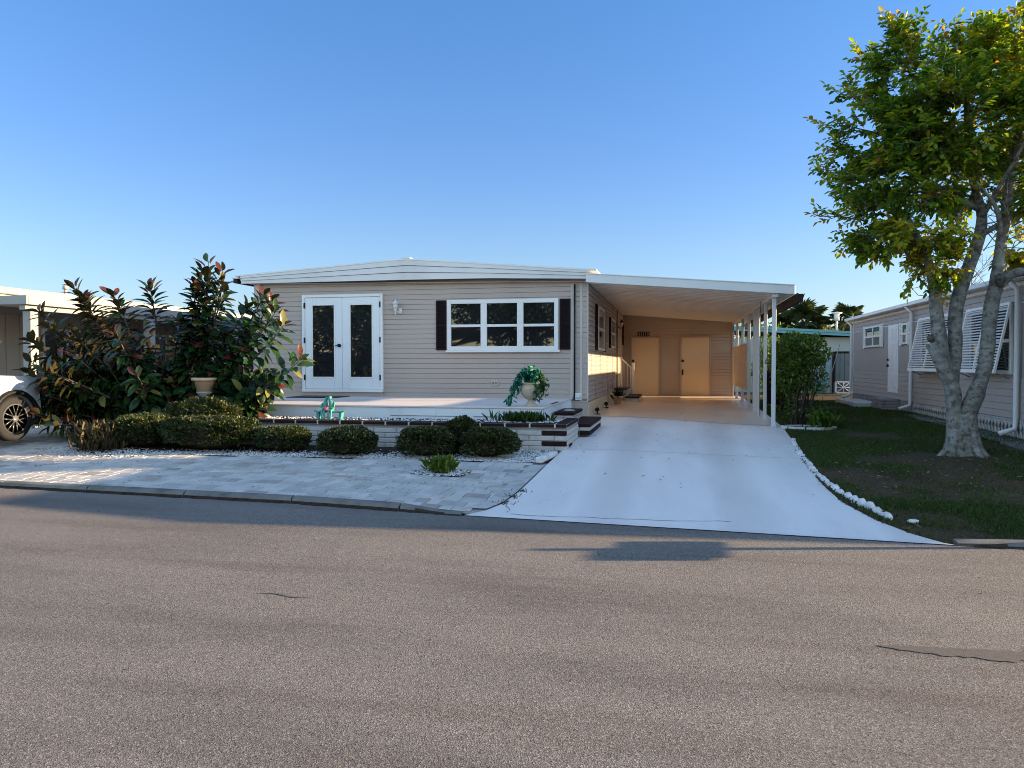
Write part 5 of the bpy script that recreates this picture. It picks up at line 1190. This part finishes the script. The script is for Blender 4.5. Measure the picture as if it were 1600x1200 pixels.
# further house along the street on that side (out of frame to the right, shades the road edge)
nh = thing('street_house', (21, 15, .3), 'white roofed house farther along the street to the right', 'house')
MB().box((16.4, 10.6, .0), (24.5, 22, 3.0)).build('wall', 'lefttan', nh); r_ = MB(); r_.prism([(16.1, 3.0), (20, 3.5), (24.7, 3.0), (24.7, 3.07), (20, 3.57), (16.1, 3.07)], 10.42, 22.2); fixn(r_.build('roof', 'roofwhite', nh))

# ------------------------------------------------------------------ house with teal roof, behind
th = thing('teal_roof_house', (6.5, 36, .4), 'small pale green house with teal metal roof edge behind the yards', 'house')
MB().box((2.5, 34.0, .35), (12, 41, 2.72)).build('wall', 'greenwall', th)
r_ = MB(); r_.prism([(2.2, 3.14), (13, 2.50), (13, 2.58), (2.2, 3.24)], 33.6, 41.4); fixn(r_.build('roof', 'tealroof', th))
r_ = MB(); r_.prism([(2.2, 3.03), (13, 2.39), (13, 2.49), (2.2, 3.13)], 33.62, 33.7); fixn(r_.build('eave_board', 'tealroof', th))
d_ = MB().bbox((6.35, 33.90, .42), (6.45, 33.99, 2.12)).bbox((6.46, 33.90, 2.06), (8.3, 33.99, 2.13)).build('door_frame', 'black', th)
m_ = MB(); x = 6.47
while x < 8.2: m_.bbox((x, 33.94, .42), (x + .17, 33.99, 2.05), .006); x += .18
m_.build('door', 'greydoor', th)
MB().bbox((3.9, 33.95, 1.2), (4.9, 33.99, 2.0)).build('window_frame', 'white', th); MB().box((3.97, 33.93, 1.27), (4.83, 33.945, 1.93)).build('pane', 'glass', th)
fu = thing('folded_sunshade', (5.85, 33.4, .4), 'bundle of folded blue sunshades leaning on the pale green house', 'sunshade'); m_ = MB()
for k in range(5): m_.tube([(5.62 + k * .07, 33.3, .42), (5.75 + k * .14, 33.75, 1.9 + .12 * math.sin(k * 2))], [.05, .012], 7)
m_.build('folded_canvas', dirty('faded_blue_canvas', (.12, .26, .33), .8, .2, 6), fu); MB().tube([(6.0, 33.4, .42), (6.62, 33.85, 2.42)], .015, 6).build('pole', 'blockgrey', fu)
vp = thing('vent_pipe', (9.18, 47, .4), 'white pipe with a flat cap standing by the slimmer fan palm', 'vent pipe')
MB().tube([(9.0, 47, .4), (9.0, 47, 4.1)], .06, 10).build('pipe', 'white', vp); MB().lathe((9.0, 47, 4.1), [(.16, 0), (.16, .34), (.14, .35), (.30, .42), (.30, .45), (.02, .50)], 12).build('cap', 'white', vp)
lt = thing('lattice_planter', (6.55, 31.2, .42), 'white cross lattice planter box at the far corner of the grey house', 'planter'); m_ = MB(); a, b, z0, z1, yy = 5.95, 6.55, .48, .95, 31.2
m_.bbox((a, yy, z0), (b, yy + .04, z0 + .05)).bbox((a, yy, z1 - .05), (b, yy + .04, z1)).bbox((a, yy, z0), (a + .05, yy + .039, z1)).bbox((b - .05, yy, z0), (b, yy + .039, z1))
for (p, q) in (((a, z0), (b, z1)), ((a, z1), (b, z0)), (((a + b) / 2, z0), ((a + b) / 2, z1)), ((a, (z0 + z1) / 2), (b, (z0 + z1) / 2))): m_.tube([(p[0], yy + .02, p[1]), (q[0], yy + .02, q[1])], .018, 4)
m_.build('lattice', 'white', lt); MB().box((a + .02, yy + .05, z0), (b - .02, yy + .4, z1 - .06)).build('box', 'greydoor', lt)
bn_ = thing('wheeled_bin', (3.0, 24.0, .4), 'dark bin standing behind the carport posts', 'bin'); MB().bbox((2.62, 23.6, .40), (3.1, 24.1, 1.35), .03).build('body', 'black', bn_); MB().bbox((2.58, 23.56, 1.352), (3.14, 24.14, 1.42), .02).build('lid', 'black', bn_)

# ------------------------------------------------------------------ left neighbour: cream house with flat carport
lh = thing('cream_house', (-17, 20, .3), 'cream house with white layered roof edges and flat carport at the left', 'house')
MB().box((-24, 14.2, .1), (-15.6, 30, 3.02)).build('wall', 'lefttan', lh)
gr_ = MB(); y = 14.2
while y < 30: gr_.bbox((-15.6, y + .01, .35), (-15.575, y + .37, 2.8), .008); y += .39
gr_.build('wall_panel', 'lefttan', lh)
gr_ = MB(); x = -24
while x < -15.7: gr_.bbox((x + .01, 14.172, .35), (x + .37, 14.2, 2.8), .008); x += .39
gr_.build('front_panel', 'lefttan', lh)
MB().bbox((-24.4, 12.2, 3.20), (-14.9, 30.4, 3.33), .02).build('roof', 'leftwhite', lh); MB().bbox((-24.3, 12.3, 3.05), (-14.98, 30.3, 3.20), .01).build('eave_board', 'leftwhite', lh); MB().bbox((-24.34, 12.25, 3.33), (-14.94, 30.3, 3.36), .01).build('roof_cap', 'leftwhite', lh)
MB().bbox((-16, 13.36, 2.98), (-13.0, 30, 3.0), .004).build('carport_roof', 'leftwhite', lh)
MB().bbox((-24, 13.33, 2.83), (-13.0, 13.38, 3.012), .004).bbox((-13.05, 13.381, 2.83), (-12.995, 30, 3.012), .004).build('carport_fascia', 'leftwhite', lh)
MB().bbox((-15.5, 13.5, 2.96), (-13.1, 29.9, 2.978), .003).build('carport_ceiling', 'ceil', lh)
MB().bbox((-13.25, 13.4, 2.72), (-13.10, 29.5, 2.829), .006).build('beam', 'leftwhite', lh)
for y in (13.5, 17.2, 21.0, 25): MB().bbox((-13.27, y, g(-13.2, y)), (-13.07, y + .2, 2.719), .008).build('post', 'leftwhite', lh)
MB().bbox((-24, 14.0, 2.86), (-15.5, 14.17, 3.05), .006).build('frieze', 'lefttan', lh)
for y in (16.4, 19.6): window_side(lh, y, y + 1.6, 1.5, 2.5, -15.56, 1, 2)
MB().tube([(-15.4, 13.0, 3.3), (-15.4, 13.0, 3.62)], .08, 10).build('roof_vent', 'leftwhite', lh); MB().tube([(-15.2, 16.8, 3.3), (-15.2, 16.8, 3.52)], .04, 8).lathe((-15.2, 16.8, 3.5), [(.07, 0), (.07, .08), (.0, .14)], 8).build('roof_vent', 'leftwhite', lh)
fn = thing('white_fence', (-11.5, 19.6, .4), 'white panel fence closing the gap between the cream house and the tan home', 'fence'); m_ = MB(); x = -13.0
while x < -10.2: m_.bbox((x, 19.6, .42), (x + .145, 19.63, 2.0), .006); x += .15
m_.build('panel', 'white', fn); MB().bbox((-13.0, 19.56, 1.9), (-10.15, 19.599, 2.0)).bbox((-13.0, 19.56, .5), (-10.15, 19.599, .6)).build('rail', 'white', fn)

# ------------------------------------------------------------------ parked car, facing the cream house
car = thing('parked_car', (-12.2, 10.7, .2), 'white off roader with black arch trim and alloy wheels parked at the left', 'car')
cxm, hw = -12.17, .92; wy = (11.25, 8.75); wr = .39; gz = .26
def side_prof():
    P = [(8.0, .75), (7.95, 1.15), (8.03, 1.37), (10.5, 1.42), (11.68, 1.38), (11.78, 1.28), (11.82, .80), (11.80, .70)]
    arch = lambda c: [(c + (wr + .10) * math.cos(a), gz + wr + (wr + .10) * math.sin(a)) for a in [math.radians(d) for d in range(10, 171, 16)]]
    low = .62; bot = [(11.77, low)] + [(a, max(z, low)) for a, z in arch(wy[0])] + [(a, max(z, low)) for a, z in arch(wy[1])] + [(8.15, low)]
    return P + bot
b = MB(); b.prism(side_prof(), cxm - hw, cxm + hw, 'X'); body = fixn(b.build('body', 'carpaint', car))
b = MB(); cab = [(8.1, 1.36), (8.2, 1.98), (8.5, 2.04), (9.7, 2.04), (9.95, 1.98), (10.4, 1.42)]; vs = [(cxm + s_ * (hw - (.02 if z < 1.5 else .14)), y, z) for s_ in (-1, 1) for y, z in cab]; b.add(vs, [tuple(range(6)), tuple(range(11, 5, -1))] + [(i, i + 6, (i + 1) % 6 + 6, (i + 1) % 6) for i in range(6)]); fixn(b.build('cabin', 'carpaint', car))
for s_ in (-1, 1):
    for (ya, yb) in ((8.3, 8.95), (9.05, 9.95)):
        q = [(cxm + s_ * (hw - .03), ya, 1.46), (cxm + s_ * (hw - .03), yb + .2 if yb > 9.5 else yb, 1.46), (cxm + s_ * (hw - .125), yb - (.05 if yb > 9.5 else 0), 1.92), (cxm + s_ * (hw - .125), ya, 1.92)]
        q = [Vector(p) + Vector((s_ * .012, 0, 0)) for p in q]; MB().add(q if s_ < 0 else q[::-1], [(0, 1, 2, 3)]).build('side_window', 'glass', car)
MB().add([(cxm - .78, 10.40, 1.44), (cxm + .78, 10.40, 1.44), (cxm + .68, 9.99, 1.95), (cxm - .68, 9.99, 1.95)], [(0, 1, 2, 3)]).build('windscreen', 'glass', car)
MB().bbox((cxm - hw - .01, 11.80, .50), (cxm + hw + .01, 11.92, .82), .04).build('bumper', 'black', car)
MB().bbox((cxm - .5, 11.80, .85), (cxm + .5, 11.85, 1.2), .01).build('grille', 'black', car)
for s_ in (-1, 1): MB().lathe((cxm + s_ * .68, 11.82, 1.05), [(.12, 0), (.12, .03), (.08, .06), (.0, .07)], 16, 'Y').build('headlight', 'lamp_glass', car)
for s_ in (-1, 1):
    MB().bbox((cxm + s_ * hw - .02, 9.6, 1.42), (cxm + s_ * hw + .02 + .18 * (s_ > 0), 9.78, 1.60), .03).build('mirror', 'black', car) if s_ > 0 else MB().bbox((cxm - hw - .2, 9.6, 1.42), (cxm - hw + .02, 9.78, 1.60), .03).build('mirror', 'black', car)
    for y in wy:
        f_ = MB(); pts_ = [(cxm + s_ * (hw + .03), y + (wr + .075) * math.cos(a), gz + wr + (wr + .075) * math.sin(a)) for a in [math.radians(d) for d in range(-8, 189, 14)]]; f_.tube(pts_, .045, 6); f_.build('arch_trim', 'black', car)
        w = MB(); xo = cxm + s_ * (hw - .10); zc = gz + wr
        w.lathe((xo, y, zc), [(.24, -.11), (.34, -.12), (.385, -.09), (.39, 0), (.385, .09), (.34, .12), (.255, .115)], 32, 'X'); wh = w.build('wheel', 'rubber', car)
        r = MB(); so = s_ * .10
        r.lathe((xo, y, zc), [(.262, s_ * .118), (.262, s_ * .04), (.245, s_ * .04), (.245, s_ * .118)], 28, 'X')
        for k in range(7):
            a = 2 * PI * k / 7 + .2; ca, sa = math.cos(a), math.sin(a)
            for dq in (-.04, .04): r.tube([(xo + so, y + .05 * ca - dq * .6 * sa, zc + .05 * sa + dq * .6 * ca), (xo + so, y + .25 * ca - dq * 1.3 * sa, zc + .25 * sa + dq * 1.3 * ca)], .021, 5)
        r.lathe((xo + so - s_ * .01, y, zc), [(.065, 0), (.06, s_ * .03), (.0, s_ * .035)], 14, 'X'); r.build('rim', 'chrome', wh)
        MB().lathe((xo, y, zc), [(.24, s_ * .03), (.0, s_ * .031)], 20, 'X').build('brake_disc', 'black', wh)

# ------------------------------------------------------------------ mailbox at the kerb (out of frame; its shadow lies on the road)
mbx = thing('mailbox', (4.1, 7.72, .03), 'kerbside mailbox pair on a wooden post at the street edge', 'mailbox')
MB().bbox((4.06, 7.66, .0), (4.14, 7.74, 1.24), .008).build('post', 'barkdark', mbx); MB().bbox((4.05, 7.40, .86), (4.15, 7.98, .90), .006).build('arm', 'barkdark', mbx)
b = MB(); prof = [(-.09, 0), (.09, 0), (.09, .13)] + [(.09 * math.cos(a), .13 + .09 * math.sin(a)) for a in [PI * k / 8 for k in range(1, 8)]] + [(-.09, .13)]
b.prism([(4.10 + x, .902 + z) for x, z in prof], 7.32, 7.66); b.prism([(4.10 + x, .902 + z * .8) for x, z in prof], 7.745, 7.98); fixn(b.build('box', 'greydoor', mbx))

# ------------------------------------------------------------------ across the street, behind the camera: mirrored in the windows
oh = thing('opposite_house', (-8, -14, 0), 'pale house with pinkish roof across the street, seen mirrored in the panes', 'house')
MB().box((-17, -20, -.05), (2, -11, 2.9)).build('wall', 'yellowwall', oh); r_ = MB(); r_.prism([(-17.6, 2.85), (-12, 3.9), (-3, 3.9), (2.6, 2.85), (2.6, 2.95), (-3, 4.0), (-12, 4.0), (-17.6, 2.95)], -20.5, -10.4); fixn(r_.build('roof', 'pinkroof', oh))
for x in (-14, -9, -2): MB().bbox((x, -10.98, 1.0), (x + 1.6, -10.9, 2.3)).build('window', 'dark', oh)
MB().bbox((-6, -10.98, 0), (-5, -10.9, 2.1)).build('door', 'white', oh)
for i, (x, y, h, r) in enumerate(((-20, -15, 8.5, 3.6), (4.8, -13, 8, 3.3), (-12, -22, 10, 4), (-4, -22.5, 9.5, 4), (12, -18, 9, 4), (-29, -17, 9, 4))):
    bg_tree(('round tree at the left end of the opposite house', 'round tree at the right end of the opposite house', 'tall tree behind the left half of the opposite house', 'tall tree behind the right half of the opposite house', 'large tree farther right across the street', 'large tree farther left across the street')[i], x, y, 0, h, r, 5200, .42, 'leaf_shrub')
    bpy.context.scene.objects  # keep order

# ------------------------------------------------------------------ light, sky, camera
w = bpy.data.worlds.new('World'); bpy.context.scene.world = w; w.use_nodes = True; nt = w.node_tree
bg = nt.nodes['Background']; sky = nt.nodes.new('ShaderNodeTexSky'); sky.sky_type = 'NISHITA'; sky.sun_disc = False
sky.sun_elevation = math.radians(SUN_EL); sky.sun_rotation = math.atan2(SUN_DIR.x, SUN_DIR.y)
sky.altitude = 0; sky.air_density = 1.0; sky.dust_density = .35; sky.ozone_density = 2.5
tc = nt.nodes.new('ShaderNodeTexCoord'); sx = nt.nodes.new('ShaderNodeSeparateXYZ'); nt.links.new(tc.outputs['Generated'], sx.inputs[0])
r = ramp(nt, [(0, (.60, .62, .76)), (.14, (.62, .68, .84)), (.25, (.55, .68, .92)), (.42, (.50, .74, 1.0)), (1, (.9, .95, 1))]); nt.links.new(sx.outputs['Z'], r.inputs['Fac'])
# added fill: sky behind the street brightened and warmed to lift shaded surfaces
d_ = nt.nodes.new('ShaderNodeVectorMath'); d_.operation = 'DOT_PRODUCT'; nt.links.new(tc.outputs['Generated'], d_.inputs[0]); d_.inputs[1].default_value = (0, -.8, .6)
hz = ramp(nt, [(0, (1, 1, 1)), (.12, (1.0, 1.0, 1.0)), (.85, (1, 1, 1))]); 
hm = nt.nodes.new('ShaderNodeMapRange'); hm.interpolation_type = 'SMOOTHSTEP'; hm.inputs['From Min'].default_value = .0; hm.inputs['From Max'].default_value = .8; nt.links.new(d_.outputs['Value'], hm.inputs['Value'])
nt.nodes.remove(hz)
c1 = mixc(nt, 1.0, sky.outputs[0], r.outputs['Color'], 'MULTIPLY'); c2 = mixc(nt, 1.0, sky.outputs[0], SKY_FILL, 'MULTIPLY')
nt.links.new(mixc(nt, hm.outputs[0], c1, c2), bg.inputs['Color']); bg.inputs['Strength'].default_value = .0845
sl_ = bpy.data.lights.new('sun', 'SUN'); sl_.energy = 4.6; sl_.angle = math.radians(.53); sl_.color = (1, .73, .42)
so = bpy.data.objects.new('sun', sl_); C.objects.link(so)
e = math.radians(SUN_EL); to_sun = Vector((SUN_DIR.x * math.cos(e), SUN_DIR.y * math.cos(e), math.sin(e))); so.rotation_euler = to_sun.to_track_quat('Z', 'Y').to_euler(); so.location = (30, 10, 20)
cam = bpy.data.cameras.new('camera'); co = bpy.data.objects.new('camera', cam); C.objects.link(co); cam.sensor_fit = 'HORIZONTAL'; cam.sensor_width = 36; cam.lens = 27.0; cam.clip_end = 3000; cam.clip_start = .05
co.location = (0, 0, 1.6); co.rotation_euler = (math.radians(90 - 1.48), 0, math.radians(12.04))
sc = bpy.context.scene; sc.camera = co
sc.view_settings.view_transform = 'Standard'; sc.view_settings.look = 'None'; sc.view_settings.gamma = 1; sc.view_settings.exposure = 1.8
sc.cycles.filter_width = 1.0; sc.cycles.use_denoising = True; sc.cycles.max_bounces = 8; sc.cycles.caustics_reflective = False; sc.cycles.caustics_refractive = False
